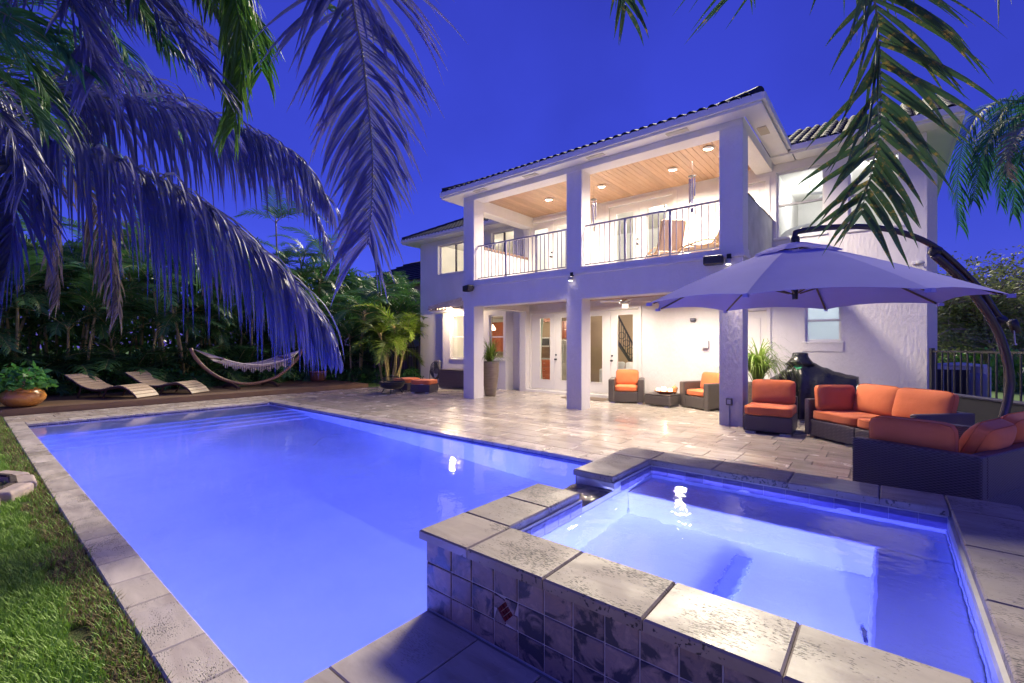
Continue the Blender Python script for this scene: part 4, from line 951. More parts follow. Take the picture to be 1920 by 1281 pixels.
# --- wall fittings
def speaker(loc, rz, label):
    t = thing('outdoor_speaker', label, 'speaker', loc, rz)
    MB().box(-.17, .17, -.13, .06, -.085, .085).build('cabinet', BLKPL, t, bevel=.03, segs=3); MB().box(-.15, .15, -.139, -.131, -.07, .07).build('grille', BLKM, t, bevel=.01)
    MB().box(-.03, .03, .06, .14, -.02, .05).build('bracket', BLKM, t)
speaker(tuple(PY(880, 541, 9.02)), -.35, 'black box speaker on the beam at the planter-side end column'); speaker(tuple(PY(1338, 489, 9.02)), .15, 'black box speaker on the beam by the umbrella-side column')
def flood(loc, label, tilt_=.98, size_=104, e_=330, yaw_=0):
    t = thing('security_light', label, 'light fixture', loc)
    MB().box(-.04, .04, -.02, .04, .0, .09).build('mount', BLKPL, t, bevel=.01); hd = MB().box(-.045, .045, -.10, -.005, -.11, -.01).build('lamp_head', CHROME, t, bevel=.02)
    MB().box(-.035, .035, -.095, -.01, -.118, -.1115).build('lens', emit('added_lens_glow', (1, .9, .75), 6), t)
    L = bpy.data.lights.new('added_patio_beam', 'SPOT'); L.energy = e_; L.color = (1, .80, .58); L.spot_size = math.radians(size_); L.spot_blend = .9; L.shadow_soft_size = .05  # beam and lens glow added to a real fixture to brighten the patio
    o = bpy.data.objects.new('added_patio_beam', L); COL.objects.link(o); o.parent = hd; o.location = (0, -.06, -.14); o.rotation_euler = (-tilt_, 0, yaw_)
flood(tuple(PY(1072, 518, 9.10)), 'small security lamp on the beam above the middle column', .95, 128, 620, -.35); flood(tuple(PY(1367, 485, 9.10)), 'small sensor lamp on the beam next to the umbrella-side speaker', .8, 124, 520, .5)
wl_ = thing('wall_lamp', 'small white security lamp on the blank stucco wall beside the mast', 'light fixture', tuple(PY(1722, 492, 11.86)))
MB().box(-.10, .02, .0, .04, -.03, .03).build('mount', TRIM, wl_, bevel=.01); MB().lathe([(.0, 0), (.05, .01), (.055, .1), (0, .11)], 14, M=T(.02, -.02, 0, rx=PI / 2 + .3, s=(1.3, .7, 1))).build('lamp_head', ACW, wl_, smooth=True)
sg = thing('door_sensor', 'small dark boxed sensor high on the porch back wall', 'sensor', tuple(PY(1300, 600, 11.89)))
MB().box(-.07, .07, -.05, .005, -.04, .04).build('housing', BLKPL, sg, bevel=.01); MB().box(-.05, .05, -.056, -.0505, -.02, .03).build('lens', CHROME, sg)
tb_ = thing('wall_control_box', 'small white control box on the porch back wall beside the door', 'control box', tuple(PY(1323, 646, 11.86)))
MB().box(-.075, .075, -.06, .035, -.10, .10).build('housing', TRIM, tb_, bevel=.01); MB().box(-.05, .05, -.065, -.0605, -.09, -.06).build('buttons', ACW, tb_)
oc = thing('power_outlet', 'grey weatherproof power outlet with conduit on the umbrella-side column', 'outlet', tuple(PY(1368, 753, 9.139)))
MB().box(-.055, .055, -.055, 0, -.065, .065).build('cover_box', mat('outlet_grey', (.12, .12, .13), None, .4), oc, bevel=.012); MB().box(-.03, .03, -.058, -.0555, -.04, .04).build('socket_plate', ACW, oc)
zf = oc.location.z; MB().tube([(.0, -.02, -.065), (.0, -.02, -zf)], .012, 8).build('conduit', ACW, oc)
ln = thing('wall_lantern', 'lit lantern hanging under the small tiled bay roof', 'lantern', tuple(PY(860, 583, 11.62)))
MB().lathe([(.02, .12), (.05, .10), (.07, .06), (.072, .055)], 10).build('cap', BLKM, ln); MB().lathe([(.0, -.085), (.045, -.08), (.055, -.02), (.05, .05), (0, .055)], 12).build('bulb', emit('lantern_glow', (1, .78, .48), 14), ln, smooth=True)
for k in range(4): MB().tube([(.06 * math.cos(k * PI / 2 + .78), .06 * math.sin(k * PI / 2 + .78), .06), (.05 * math.cos(k * PI / 2 + .78), .05 * math.sin(k * PI / 2 + .78), -.09)], .005, 4).build('bar', BLKM, ln)
MB().tube([(0, 0, .12), (0, .07, .13)], .01, 6).build('bracket', BLKM, ln)
L = bpy.data.lights.new('lantern_light', 'POINT'); L.energy = 320; L.color = (1, .76, .48); L.shadow_soft_size = .06
o = bpy.data.objects.new('lantern_light', L); COL.objects.link(o); o.parent = ln; o.location = (0, -.32, -.05)
# --- ceiling fans
def fan(loc, label, rot, light=True, R=.62):
    t = thing('ceiling_fan', label, 'ceiling fan', loc)
    MB().tube([(0, 0, .0), (0, 0, .16)], .014, 8).build('downrod', CHROME, t); MB().lathe([(.02, .02), (.09, .0), (.12, -.05), (.11, -.10), (.06, -.12)], 20).build('motor', CHROME, t, smooth=True)
    for k in range(4): MB().box(.11, R, -.06, .06, -.058, -.05, M=T(rz=rot + k * PI / 2) @ Matrix.Rotation(.2, 4, 'X')).build('blade', TRIM if light else ACW, t, bevel=.003)
    if light: MB().lathe([(.075, -.12), (.08, -.2), (.06, -.22), (0, -.225)], 16).build('lamp_glass', emit('fan_lamp', (1, .85, .65), 1.2), t, smooth=True)
fan((-5.05, 10.55, 2.63), 'white-bladed ceiling fan with glass lamp over the lower porch', .62); fan((-1.15, 13.9, 5.38), 'dark ceiling fan seen through the upper window beside the balcony', .4, False, .5)
# --- balcony things
def chime(loc, label):
    t = thing('wind_chime', label, 'wind chime', loc)
    MB().tube([(0, 0, 0), (0, 0, .34)], .003, 5).build('cord', BLKM, t); MB().lathe([(.0, .0), (.075, .0), (.075, .012), (0, .012)], 14).build('disc', BLKM, t)
    for k in range(5): q = 2 * PI * k / 5; MB().tube([(.055 * math.cos(q), .055 * math.sin(q), -.04), (.055 * math.cos(q), .055 * math.sin(q), -.42 - .05 * k)], .013, 7).build('tube', COPPER if k % 2 else STAINL, t)
    MB().tube([(0, 0, 0), (0, 0, -.68)], .003, 5).build('cord', BLKM, t); MB().box(-.03, .03, -.004, .004, -.76, -.66).build('sail', COPPER, t)
chime((-3.20, 9.85, 5.05), 'hanging metal wind chime over the umbrella-side balcony bay'); chime((-5.52, 9.82, 5.02), 'hanging metal wind chime next to the middle balcony column')
bc = thing('lounge_chair', 'tan rattan lounge chair on the balcony behind the railing', 'chair', (-3.05, 10.3, 3.28), 2.9)
for s in (-.27, .27):
    MB().tube(smoothpath([(.55, s, .0), (.50, s, .30), (.1, s, .42), (-.35, s, .40), (-.60, s, .0)], 14), .02, 6).build('side_frame', RATTAN, bc, smooth=True)
    MB().tube(smoothpath([(.2, s, .38), (-.3, s, .34), (-.62, s, .95)], 12), .018, 6).build('side_frame', RATTAN, bc, smooth=True)
MB().box(-.3, .45, -.25, .25, .30, .36).build('seat', CUSH2, bc, bevel=.02); MB().box(-.03, .03, -.25, .25, 0, .70, M=T(-.34, 0, .34, ry=-.45)).build('backrest', CUSH2, bc, bevel=.02)
b2 = copy_tree(bc, None, (-4.05, 10.45, 3.28), 2.3); b2['label'] = 'tan rattan lounge chair on the balcony just below the metal wind chime'
bc['label'] = 'tan rattan lounge chair on the balcony close to the half wall'
# --- things seen inside the rooms
def cab(x0, x1, z0, z1, label, y=15.3, rows=1, colsn=2, d=.6):
    t = thing('kitchen_cabinet', label, 'cabinet', ((x0 + x1) / 2, y, z0)); w2 = (x1 - x0) / 2; h = z1 - z0
    MB().box(-w2, w2, 0, d, 0, h).build('carcass', CHERRY, t)
    for i in range(colsn):
        for j in range(rows):
            a = -w2 + 2 * w2 * i / colsn + .015; b = -w2 + 2 * w2 * (i + 1) / colsn - .015; c = h * j / rows + .015; e = h * (j + 1) / rows - .015
            dr = MB().box(a, b, -.02, -.001, c, e).build('cabinet_door' if rows == 1 else 'drawer', CHERRY, t, bevel=.012); MB().box((a + b) / 2 - .05, (a + b) / 2 + .05, -.045, -.022, (c + e) / 2 - .008, (c + e) / 2 + .008).build('handle', STAINL, dr)
    return t
def xz(u, v, y): p = PY(u, v, y); return p.x, p.z
cab(xz(1012, 0, 15.3)[0], xz(1034, 0, 15.3)[0], xz(0, 625, 15.3)[1] + .35, 2.45, 'cherry wall cabinets hanging over the microwave in the kitchen', colsn=3)
cab(xz(1009, 0, 15)[0], xz(1034, 0, 15)[0], .04, .92, 'cherry drawer base cabinet standing under the kitchen counter', 15.0, 3, 1)
cab(xz(1050, 0, 15.3)[0], xz(1072, 0, 15.3)[0], 1.75, 2.45, 'cherry wall cabinets hanging over the steel refrigerator', colsn=3)
mw = thing('microwave_oven', 'steel microwave oven under the cherry wall cabinets', 'microwave', (-9.0, 15.2, 0)); mx = xz(1022, 0, 15.2)[0]; mw.location = (mx, 15.2, 1.42)
MB().box(-.38, .38, 0, .4, 0, .40).build('case', STAINL, mw); MB().box(-.33, .2, -.012, -.001, .06, .34).build('door_glass', BLKPL, mw)
bs = thing('backsplash', 'brown stone backsplash panel behind the kitchen counter', 'backsplash', (mx, 15.85, .95)); MB().box(-1.2, 1.2, 0, .04, 0, .47).build('stone_panel', mat('brown_stone', (.22, .13, .08), (.14, .08, .05), .5, 6), bs)
ctp = thing('countertop', 'pale granite countertop over the cherry drawers', 'countertop', (mx, 15.2, .925)); MB().box(-.75, .75, -.24, .6, 0, .04).build('slab', mat('granite', (.4, .4, .4), (.2, .2, .2), .2, 30), ctp)
rf = thing('refrigerator', 'tall stainless steel refrigerator in the kitchen', 'refrigerator', (xz(1060, 0, 15.1)[0], 15.1, .04)); MB().box(-.45, .45, 0, .7, 0, 1.66).build('body', STAINL, rf, bevel=.02); MB().box(-.445, .445, -.02, -.001, 0, .62).build('freezer_drawer', STAINL, rf); MB().tube([(-.05, -.05, .75), (-.05, -.05, 1.5)], .014, 6).build('handle', CHROME, rf)
cu = thing('curtain', 'sage green curtain gathered beside the first glazed porch door', 'curtain', (-8.84, 12.18, .10)); m = MB(); n_ = 26
for j in range(13):
    z = 2.32 * (1 - j / 12); pull = .5 + .5 * abs(1 - j / 6.5) ** 1.3 if j < 12 else 1
    for i in range(n_ + 1): m.v.append((-.06 + .20 * i / n_ * min(1, pull), .02 * math.sin(i * 1.9), z))
for j in range(12):
    for i in range(n_): a = j * (n_ + 1) + i; m.f.append((a, a + 1, a + n_ + 2, a + n_ + 1)); m.m.append(0)
m.build('drape', CURT, cu, smooth=True)
ws = thing('white_sofa', 'white sofa with its back to the glazed porch doors', 'sofa', (-7.0, 12.75, .04)); MB().box(0, 2.2, 0, .28, .05, .72).build('backrest', CLOTHW, ws, bevel=.06, segs=3); MB().box(0, 2.2, .28, .95, .05, .42).build('seat', CLOTHW, ws, bevel=.05, segs=3)
for i in range(3): put('cushion', cushion_mesh(.7, .45, .2, CLOTHW, .4, seed=60 + i), ws, (.38 + .72 * i, .33, .72), rx=1.35)
st = thing('staircase', 'staircase with black iron balustrade inside the living room', 'staircase', (0, 0, 0)); yy = 15.0
p0, p1 = PY(1158, 590, yy), PY(1200, 672, yy); q0, q1 = PY(1157, 640, yy), PY(1200, 705, yy)
MB().tube([p0, p1], .035, 8).build('handrail', BLKM, st); MB().tube([q0, q1], .06, 8).build('stringer', BLKM, st)
for k in range(12):
    a, b = p0.lerp(p1, k / 11), q0.lerp(q1, k / 11); MB().tube([a, b], .012, 5).build('baluster', BLKM, st)
for k in range(4):
    c = p0.lerp(p1, .2 + .2 * k).lerp(q0.lerp(q1, .2 + .2 * k), .5); MB().tube([(c.x + .12 * math.cos(t), c.y, c.z + .12 * math.sin(t)) for t in [2 * PI * i / 16 for i in range(17)]], .012, 5).build('scroll', BLKM, st)
bd = thing('bed', 'pale upholstered bed headboard behind the upper window', 'bed', (-1.35, 13.2, 3.32)); hb = [(-.75 + 1.5 * i / 14, .0) for i in range(15)]
m = MB(); m.prism([(x, .9 + .25 * math.sqrt(max(0, 1 - (x / .76) ** 2))) for x, _ in hb] + [(.75, 0), (-.75, 0)], -.04, .04, M=Matrix.Rotation(PI / 2, 4, 'X')); m.build('headboard', CLOTHW, bd, bevel=.02); MB().box(-.75, .75, .05, 1.4, 0, .5).build('mattress', CLOTHW, bd, bevel=.05)
pl = thing('pendant_lamp', 'glowing kitchen pendant lamp behind the bay window next to the planter', 'lamp', tuple(PY(923, 615, 12.8))); MB().lathe([(.03, .12), (.10, .02), (.13, -.06), (.10, -.09), (0, -.1)], 16).build('shade', emit('pendant_glow', (1, .72, .48), 7), pl, smooth=True); MB().tube([(0, 0, .12), (0, 0, 2.64 - pl.location.z)], .006, 5).build('cord', BLKM, pl)
cab(xz(920, 0, 15.2)[0], xz(962, 0, 15.2)[0], 1.2, 2.5, 'tall cherry cabinets behind the bay window beside the planter', 15.2, 1, 4)
dm_ = thing('door_mat', 'brown door mat in front of the glazed porch doors', 'mat', (-6.55, 11.2, .003)); MB().box(-.65, .65, -.28, .28, 0, .012).build('mat_pile', mat('coir', (.22, .16, .12), (.16, .12, .09), .95, 60), dm_)
# --- deck things
def lounger(loc, rz, label):
    t = thing('sun_lounger', label, 'lounger', loc, rz)
    prof = smoothpath([(-.92, .58), (-.74, .47), (-.5, .32), (-.25, .24), (0, .235), (.3, .30), (.55, .31), (.8, .17), (.92, .04)], 40)
    prof = smoothpath([(x, 0, z) for x, z in ((-.92, .58), (-.74, .47), (-.5, .32), (-.25, .24), (0, .235), (.3, .30), (.55, .31), (.8, .17), (.92, .04))], 40)
    for s in (-.31, .31): MB().tube(smoothpath([p + Vector((0, s, -.035)) for p in prof], 24), .028, 6).build('side_rail', DKWOOD, t, smooth=True)
    sm = MB().cbox(-.048, .048, -.35, .35, -.008, .012, .004).mesh('slat', TEAK)
    for k in range(0, 39, 2):
        a, b = prof[k], prof[k + 1]; d = (b - a).normalized(); o = obj('slat', sm, t, (a + b) / 2); o.rotation_euler = (0, -math.atan2(d.z, d.x), 0)
    for x, z in ((-.55, .33), (.1, .22)):
        for s in (-.29, .29): MB().tube([(x, s, z), (x - .1, s, 0)], .024, 6).build('leg', DKWOOD, t)
lounger((-15.62, 2.58, .142), math.radians(38), 'curved teak sun lounger on the deck nearer the terracotta pot'); lounger((-15.75, 3.80, .142), math.radians(38), 'curved teak sun lounger on the deck nearer the hammock')
hm = thing('hammock', 'rope hammock slung in a curved wooden arc stand on the deck', 'hammock', (-15.9, 6.0, .142))
E1, E2 = 4.38 - 6.0, 7.70 - 6.0
MB().tube(smoothpath([(0, E1, 1.26), (0, E1 + .12, .98), (0, E1 + .45, .58), (0, E1 + .95, .25), (0, .0, .10), (0, E2 - .95, .25), (0, E2 - .45, .58), (0, E2 - .12, .95), (0, E2, 1.20)], 36), .05, 8).build('arc_beam', HAMW, hm, smooth=True)
for y in (-.55, .62): MB().tube(smoothpath([(-.62, y, .03), (-.3, y, .10), (0, y, .12), (.3, y, .10), (.62, y, .03)], 10), .05, 6).build('foot_beam', DKWOOD, hm)
B1, B2 = -.95, 1.12; m = MB(); NU, NV = 40, 16
def bed_pt(i, j):
    t = i / NU; s = j / NV * 2 - 1; y = B1 + (B2 - B1) * t; sag = .22 * 4 * t * (1 - t); return Vector((s * .58, y, .94 - sag - .10 * (1 - s * s) + .03 * t))
for j in range(NV + 1): m.tube([bed_pt(i, j) for i in range(0, NU + 1, 2)], .011 if j not in (0, NV) else .02, 4)
for i in range(0, NU + 1): m.tube([bed_pt(i, j) for j in range(0, NV + 1, 2)], .009, 4)
tag(m.build('rope_bed', ROPE, hm), kind='stuff')
for y in (B1, B2): MB().tube([(-.62, y, .95), (.62, y, .95)], .022, 8).build('spreader_bar', HAMW, hm)
for y, e, z in ((B1, E1, 1.22), (B2, E2, 1.16)):
    for k in range(9): MB().tube([(-.58 + 1.16 * k / 8, y, .95), (0, e + (.1 if e < 0 else -.1), z)], .009, 4).build('clew_cord', ROPE, hm)
fr_ = MB()
for i in range(0, NU + 1): p = bed_pt(i, NV); fr_.tube([p, p - Vector((0, 0, .2 + .05 * math.sin(i * 1.3)))], .012, 4)
tag(fr_.build('fringe', ROPE, hm), kind='stuff')
pt = thing('terracotta_pot', 'glazed orange terracotta pot on the deck planted with a leafy shrub', 'pot', (-14.78, .92, .142))
MB().lathe([(.18, 0), (.27, .04), (.36, .15), (.375, .22), (.34, .31), (.27, .36), (.265, .38), (.33, .42), (.34, .435), (.30, .435), (.24, .39), (.0, .37)], 28).build('pot_body', TERRA, pt, smooth=True)
for s in (-1, 1): MB().tube([(s * .34, -.1, .33), (s * .40, 0, .36), (s * .34, .1, .33)], .022, 8).build('pot_lug', TERRA, pt, smooth=True)
p2 = thing('clay_pot', 'brown clay pot standing on the deck behind the hammock end', 'pot', (-16.6, 8.65, .142)); MB().lathe([(.2, 0), (.27, .06), (.3, .3), (.33, .33), (.33, .38), (.27, .38), (.25, .32), (0, .32)], 20).build('pot_body', TERRAD, p2, smooth=True)
# --- stone ring round the near coconut palm
rx, ry = -7.15, -.42
ring = thing('tree_ring', 'ring of pinkish edging stones with mulch round the palm base on the lawn', 'edging', (rx, ry, 0))
MB().lathe([(0, .05), (.5, .045), (.74, .03), (.74, -.05)], 24).build('mulch', MULCH, ring, smooth=True)
for k in range(13):
    q = 2 * PI * k / 13 + .1; st_ = MB().cbox(-.185, .185, -.10, .10, -.05, .085 + rp.uniform(-.01, .01), .02, M=T(rz=q + PI / 2)); st_.build('edging_stone', STONE, ring, loc=(.86 * math.cos(q), .86 * math.sin(q), 0), bevel=.015)
    MB().cbox(-.17, .17, -.02, .04, .08, .10, .01, M=T(rz=q + PI / 2)).build('edging_cap', MULCH, ring, loc=(.80 * math.cos(q), .80 * math.sin(q), -.005))
# --- fences
def fence(a, b, h, label, n, z0=0.05, name='fence', top=True):
    a, b = Vector(a), Vector(b); d = b - a; L_ = d.length; t = thing(name, label, 'fence', tuple(a), math.atan2(d.y, d.x))
    for z in (h, .15): MB().box(0, L_, -.018, .018, z - .018, z + .018).build('rail', BLKM, t)
    pm_ = MB().box(-.01, .01, -.01, .01, z0, h).mesh('picket', BLKM)
    for i in range(n + 1): obj('picket', pm_, t, (L_ * i / n, 0, 0))
    for x in (.03, L_ - .03): MB().box(x - .03, x + .03, -.03, .03, -.05, h + .06).build('post', BLKM, t)
    return t, L_
fence((-19.5, 12.0, 0), (-14.88, 12.0, 0), 1.40, 'black picket fence between the palm hedge and the bay wing', 44)
fr2, L2 = fence((.62, 11.86, 0), (2.6, 8.9, 0), 1.38, 'black picket fence running out from the house corner behind the umbrella mast', 27)
ps = thing('privacy_screen', 'dark mesh privacy screen tied low along the picket fence by the sofas', 'screen', (.60, 11.74, 0), math.atan2(-2.96, 1.98)); MB().box(.05, L2, -.012, 0, .02, .60).build('mesh_panel', SCREEN, ps); MB().tube([(.0, -.02, .615), (L2, -.02, .615)], .03, 8).build('top_tube', mat('navy_tube', (.05, .05, .10), None, .5), ps)
ac = thing('air_conditioner', 'white box air conditioner unit standing beyond the picket fence', 'air conditioner', (1.25, 13.35, 0)); MB().box(-.52, .36, 0, .7, 0, 1.06).build('cabinet', ACW, ac, bevel=.02); MB().box(-.50, .20, -.012, -.001, .06, .98).build('coil_grille', BLKPL, ac); MB().lathe([(.42, 1.06), (.42, 1.09), (.0, 1.13)], 20, M=T(-.08, .35, 0)).build('fan_cap', ACW, ac)
for k in range(6): MB().tube([(-.48 + .13 * k, -.02, .08), (-.48 + .13 * k, -.02, .97)], .006, 4).build('grille_bar', ACW, ac)
tk = thing('gas_tank', 'grey upright gas cylinder standing in front of the air conditioner', 'gas cylinder', (1.34, 12.75, .25)); MB().lathe([(.15, 0), (.155, .05), (.155, .58), (.13, .67), (.06, .72), (0, .73)], 18).build('cylinder', TANK, tk, smooth=True); MB().lathe([(.09, .70), (.09, .82), (.08, .82), (.08, .70)], 12).build('collar', TANK, tk); MB().box(-.03, .03, -.03, .03, .72, .80).build('valve', BLKM, tk); MB().lathe([(.16, -.25), (.16, 0), (0, 0)], 12).build('stand', BLKPL, tk)
# --- neighbour's house
nb = thing('neighbour_house', 'pink stucco house with grey tiled roof beyond the fence', 'house', (-24, 17.5, 0))
wall_y(0, .3, -5, 9, 0, 5.2, [(-.6, .6, 3.5, 4.7), (3.3, 4.5, 3.3, 4.6), (1.2, 2.4, .8, 2.2)]).build('wall', PINKW, nb); MB().box(-5, 9, .3, 8, 0, 5.1).build('wall', PINKW, nb)
for a, b, c, d in ((-.6, .6, 3.5, 4.7), (3.3, 4.5, 3.3, 4.6), (1.2, 2.4, .8, 2.2)):
    f = MB().box(a, b, .2, .24, c, d).build('window', TRIM, nb); MB().box(a + .06, b - .06, .18, .199, c + .06, d - .06).build('pane', mat('pale_blind', (.5, .42, .36), None, .6), f)
MB().prism([(-5.4, -.5), (9.4, -.5), (9.4, .0), (-5.4, .0)], 5.15, 5.32).build('eave', PINKW, nb)
rfm = MB().add([(-5.5, -.6, 5.3), (9.5, -.6, 5.3), (6.5, 3.2, 7.4), (-2.5, 3.2, 7.4), (9.5, 8, 5.3), (-5.5, 8, 5.3)], [(0, 1, 2, 3), (1, 4, 2), (0, 3, 5), (2, 4, 5, 3)]).build('roof', mat('grey_clay_roof', (.15, .13, .14), (.10, .09, .10), .7, 5), nb)
for k in range(10):
    z = 5.33 + k * .205; y = -.6 + k * .37; MB().box(-5.4 + k * .29, 9.4 - k * .29, y, y + .08, z, z + .06).build('tile_course', ROOFT, rfm)
# --- street beyond
rd = MB().box(3, 80, 36, 43, -.046, -.036).build('road', ROADM); tag(rd, kind='structure')
sw_ = MB().box(3, 80, 33.2, 34.6, -.046, -.03).build('pavement', mat('concrete', (.45, .44, .42), None, .8), None); tag(sw_, kind='structure')
tl = PD(1912, 628, 34); tf = thing('traffic_light', 'distant traffic light showing green on a dark pole beyond the lawn', 'traffic light', (tl.x + .25, tl.y, -.05)); MB().tube([(0, 0, 0), (0, 0, tl.z + 1.2)], .08, 8).build('pole', BLKM, tf); MB().box(-.45, -.06, -.18, .18, tl.z - .35, tl.z + .95).build('signal_head', BLKM, tf); MB().lathe([(.17, 0), (.15, .05), (0, .08)], 14, M=T(-.25, -.18, tl.z, rx=PI / 2)).build('lens', emit('green_signal', (.05, 1, .5), 9), tf)
for k, (u, v, c, e, r, lb) in enumerate(((1896, 647, (1, .95, .9), 3, .12, 'distant white car headlamps glowing on the road'), (1908, 648, (1, .35, .25), 3, .12, 'distant red car tail lamps glowing on the road'))):
    p = PD(u, v, 33 + k); t = thing('car', lb, 'car', (p.x, p.y + .4, -.04)); MB().box(-.9, .9, 0, 1.6, .25, .85).build('body', BLKPL, t, bevel=.1); MB().box(-.6, .6, .2, 1.4, .85, 1.4).build('cabin', BLKPL, t, bevel=.15)
    for s in (-.6, .6): MB().lathe([(r, 0), (r * .7, .06), (0, .08)], 12, M=T(s, 0, p.z + .02, rx=PI / 2)).build('lamp', emit('car_lamp', c, e), t)
    for s in (-.7, .7): MB().lathe([(.3, -.1), (.3, .1), (0, .1)], 14, M=T(s, .4, .3, ry=PI / 2)).build('wheel', BLKPL, t)
# ================================================================== VEGETATION
DOWN = Vector((0, 0, -1))
def frond(rach, n, L0, wdt, mats, seed=0, droop=.5, ang=.75, segs=5, fold=True, rr=.012, shape=None, jit=.2, gap=0.0, start=.06, fall=.35, wob=.07):
    """palm frond: a tapering rib with paired hanging leaflets; rach = list of points"""
    r = random.Random(seed); P = smoothpath(rach, 26); m = MB()
    m.tube(P, [max(.002, rr * (1 - .88 * i / 25)) for i in range(26)], 5, 1)
    acc = [0]
    for a, b in zip(P, P[1:]): acc.append(acc[-1] + (b - a).length)
    for i in range(n):
        t = start + (1 - start) * i / (n - 1)
        d = t * acc[-1]; k = 0
        while k < 24 and acc[k + 1] < d: k += 1
        q = P[k].lerp(P[k + 1], min(1, (d - acc[k]) / max(1e-6, acc[k + 1] - acc[k]))); tg = (P[k + 1] - P[k]).normalized()
        up = Vector((0, 0, 1)) - tg * tg.z
        if up.length < .35: up = up + Vector((SA, -CA, 0)) - tg * tg.dot(Vector((SA, -CA, 0)))
        up.normalize(); side = tg.cross(up).normalized()
        for s in (-1, 1):
            if r.random() < gap: continue
            ln = L0 * (shape(t) if shape else (.45 + .55 * math.sin(PI * min(1, .15 + t * .95)) ** .8)) * r.uniform(1 - jit, 1 + jit * .5)
            aa = ang * (1 - fall * t) + r.gauss(0, wob)
            dr = (side * s * math.sin(aa) + tg * math.cos(aa) + up * (.28 + r.gauss(0, .09))).normalized()
            p = q.copy(); base = len(m.v); wv0 = None
            dp = droop * r.uniform(.6, 1.4)
            for j in range(segs + 1):
                f = j / segs; w_ = wdt * (.55 + .9 * f if f < .3 else .82 * (1 - ((f - .3) / .7) ** 1.7)) * .5 + .0006
                wv = tg - dr * tg.dot(dr)
                if wv.length < .05: wv = side
                wv = wv.normalized(); nrm = dr.cross(wv)
                if fold: m.v += [tuple(p - wv * w_ + nrm * w_ * .5), tuple(p), tuple(p + wv * w_ + nrm * w_ * .5)]
                else: m.v += [tuple(p - wv * w_), tuple(p + wv * w_)]
                dr = (dr + DOWN * dp * (f + .25) * 1.6 / segs * 2 + Vector((r.gauss(0, .03), r.gauss(0, .03), 0))).normalized(); p = p + dr * (ln / segs)
            st = 3 if fold else 2
            for j in range(segs):
                a = base + st * j
                if fold: m.f += [(a, a + 1, a + 4, a + 3), (a + 1, a + 2, a + 5, a + 4)]; m.m += [0, 0]
                else: m.f.append((a, a + 1, a + 3, a + 2)); m.m.append(0)
    return m
def near_frond(tree, o, path, n, L0, wdt, mt, seed, **k):
    pts = [Vector(p) - o for p in path]
    return frond(pts, n, L0, wdt, None, seed, **k).build('frond', [mt, RACH], tree)
def pix(lst): return [PD(u, v, d) for u, v, d in lst]

# --- coconut palm by the stone ring
b1 = Vector((-7.15, -.42, 0)); pa = thing('coconut_palm', 'coconut palm leaning over the pool from the stone edging ring', 'palm tree', tuple(b1))
c1 = PD(-20, 255, 4.5)
MB().tube(smoothpath([Vector((0, 0, -.05)), Vector((-.05, .02, 1.2)), Vector((.0, .1, 2.5)), c1 - b1 - Vector((0, 0, .1))], 20), [.19 - .004 * i for i in range(20)], 12).build('trunk', BARK, pa, smooth=True)
for k in range(7):
    q = k * .9; MB().lathe([(0, -.12), (.07, -.09), (.095, 0), (.07, .09), (0, .12)], 12, M=T(*(c1 - b1 + Vector((.2 * math.cos(q), .2 * math.sin(q), -.18 - .08 * (k % 3)))))).build('coconut', COCO, pa, smooth=True)
k_ = dict(droop=2.0, ang=1.0, segs=7)
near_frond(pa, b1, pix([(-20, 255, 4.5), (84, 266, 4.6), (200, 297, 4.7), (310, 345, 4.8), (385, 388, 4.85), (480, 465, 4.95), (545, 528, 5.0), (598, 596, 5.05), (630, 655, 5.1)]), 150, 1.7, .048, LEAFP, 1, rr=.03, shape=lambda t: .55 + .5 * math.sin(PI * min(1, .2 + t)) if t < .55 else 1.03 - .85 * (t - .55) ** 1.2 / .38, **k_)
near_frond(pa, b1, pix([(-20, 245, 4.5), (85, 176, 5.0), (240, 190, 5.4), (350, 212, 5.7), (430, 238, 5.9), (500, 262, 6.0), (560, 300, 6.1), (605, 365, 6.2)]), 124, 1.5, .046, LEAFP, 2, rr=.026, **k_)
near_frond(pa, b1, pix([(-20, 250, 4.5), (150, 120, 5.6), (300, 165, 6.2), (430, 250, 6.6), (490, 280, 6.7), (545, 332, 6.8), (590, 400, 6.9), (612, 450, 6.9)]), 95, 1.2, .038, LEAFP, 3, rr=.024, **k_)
near_frond(pa, b1, pix([(-20, 262, 4.5), (60, 260, 5.2), (130, 300, 5.8), (180, 390, 6.1), (212, 500, 6.2), (222, 585, 6.2)]), 70, .85, .034, LEAFD, 4, droop=.8, ang=.6, segs=5)
near_frond(pa, b1, pix([(-20, 262, 4.5), (40, 255, 5.4), (85, 310, 5.9), (105, 420, 6.1), (108, 560, 6.1)]), 64, .75, .032, LEAFD, 5, droop=.9, ang=.5, segs=5)
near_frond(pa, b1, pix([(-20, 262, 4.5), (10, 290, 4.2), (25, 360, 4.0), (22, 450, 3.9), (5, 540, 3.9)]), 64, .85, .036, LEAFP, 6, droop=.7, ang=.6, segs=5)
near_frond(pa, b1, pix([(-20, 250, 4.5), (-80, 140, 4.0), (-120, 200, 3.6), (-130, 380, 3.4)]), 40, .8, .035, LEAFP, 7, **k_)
near_frond(pa, b1, pix([(-20, 245, 4.5), (0, 60, 4.9), (60, -60, 5.4), (150, -90, 6.0), (240, -20, 6.4), (300, 70, 6.6)]), 90, 1.3, .038, LEAFH, 8, **k_)
near_frond(pa, b1, pix([(-20, 245, 4.5), (30, 110, 5.6), (120, 60, 6.6), (220, 110, 7.2), (300, 180, 7.4), (345, 270, 7.4)]), 90, 1.25, .038, LEAFQ, 9, **k_)
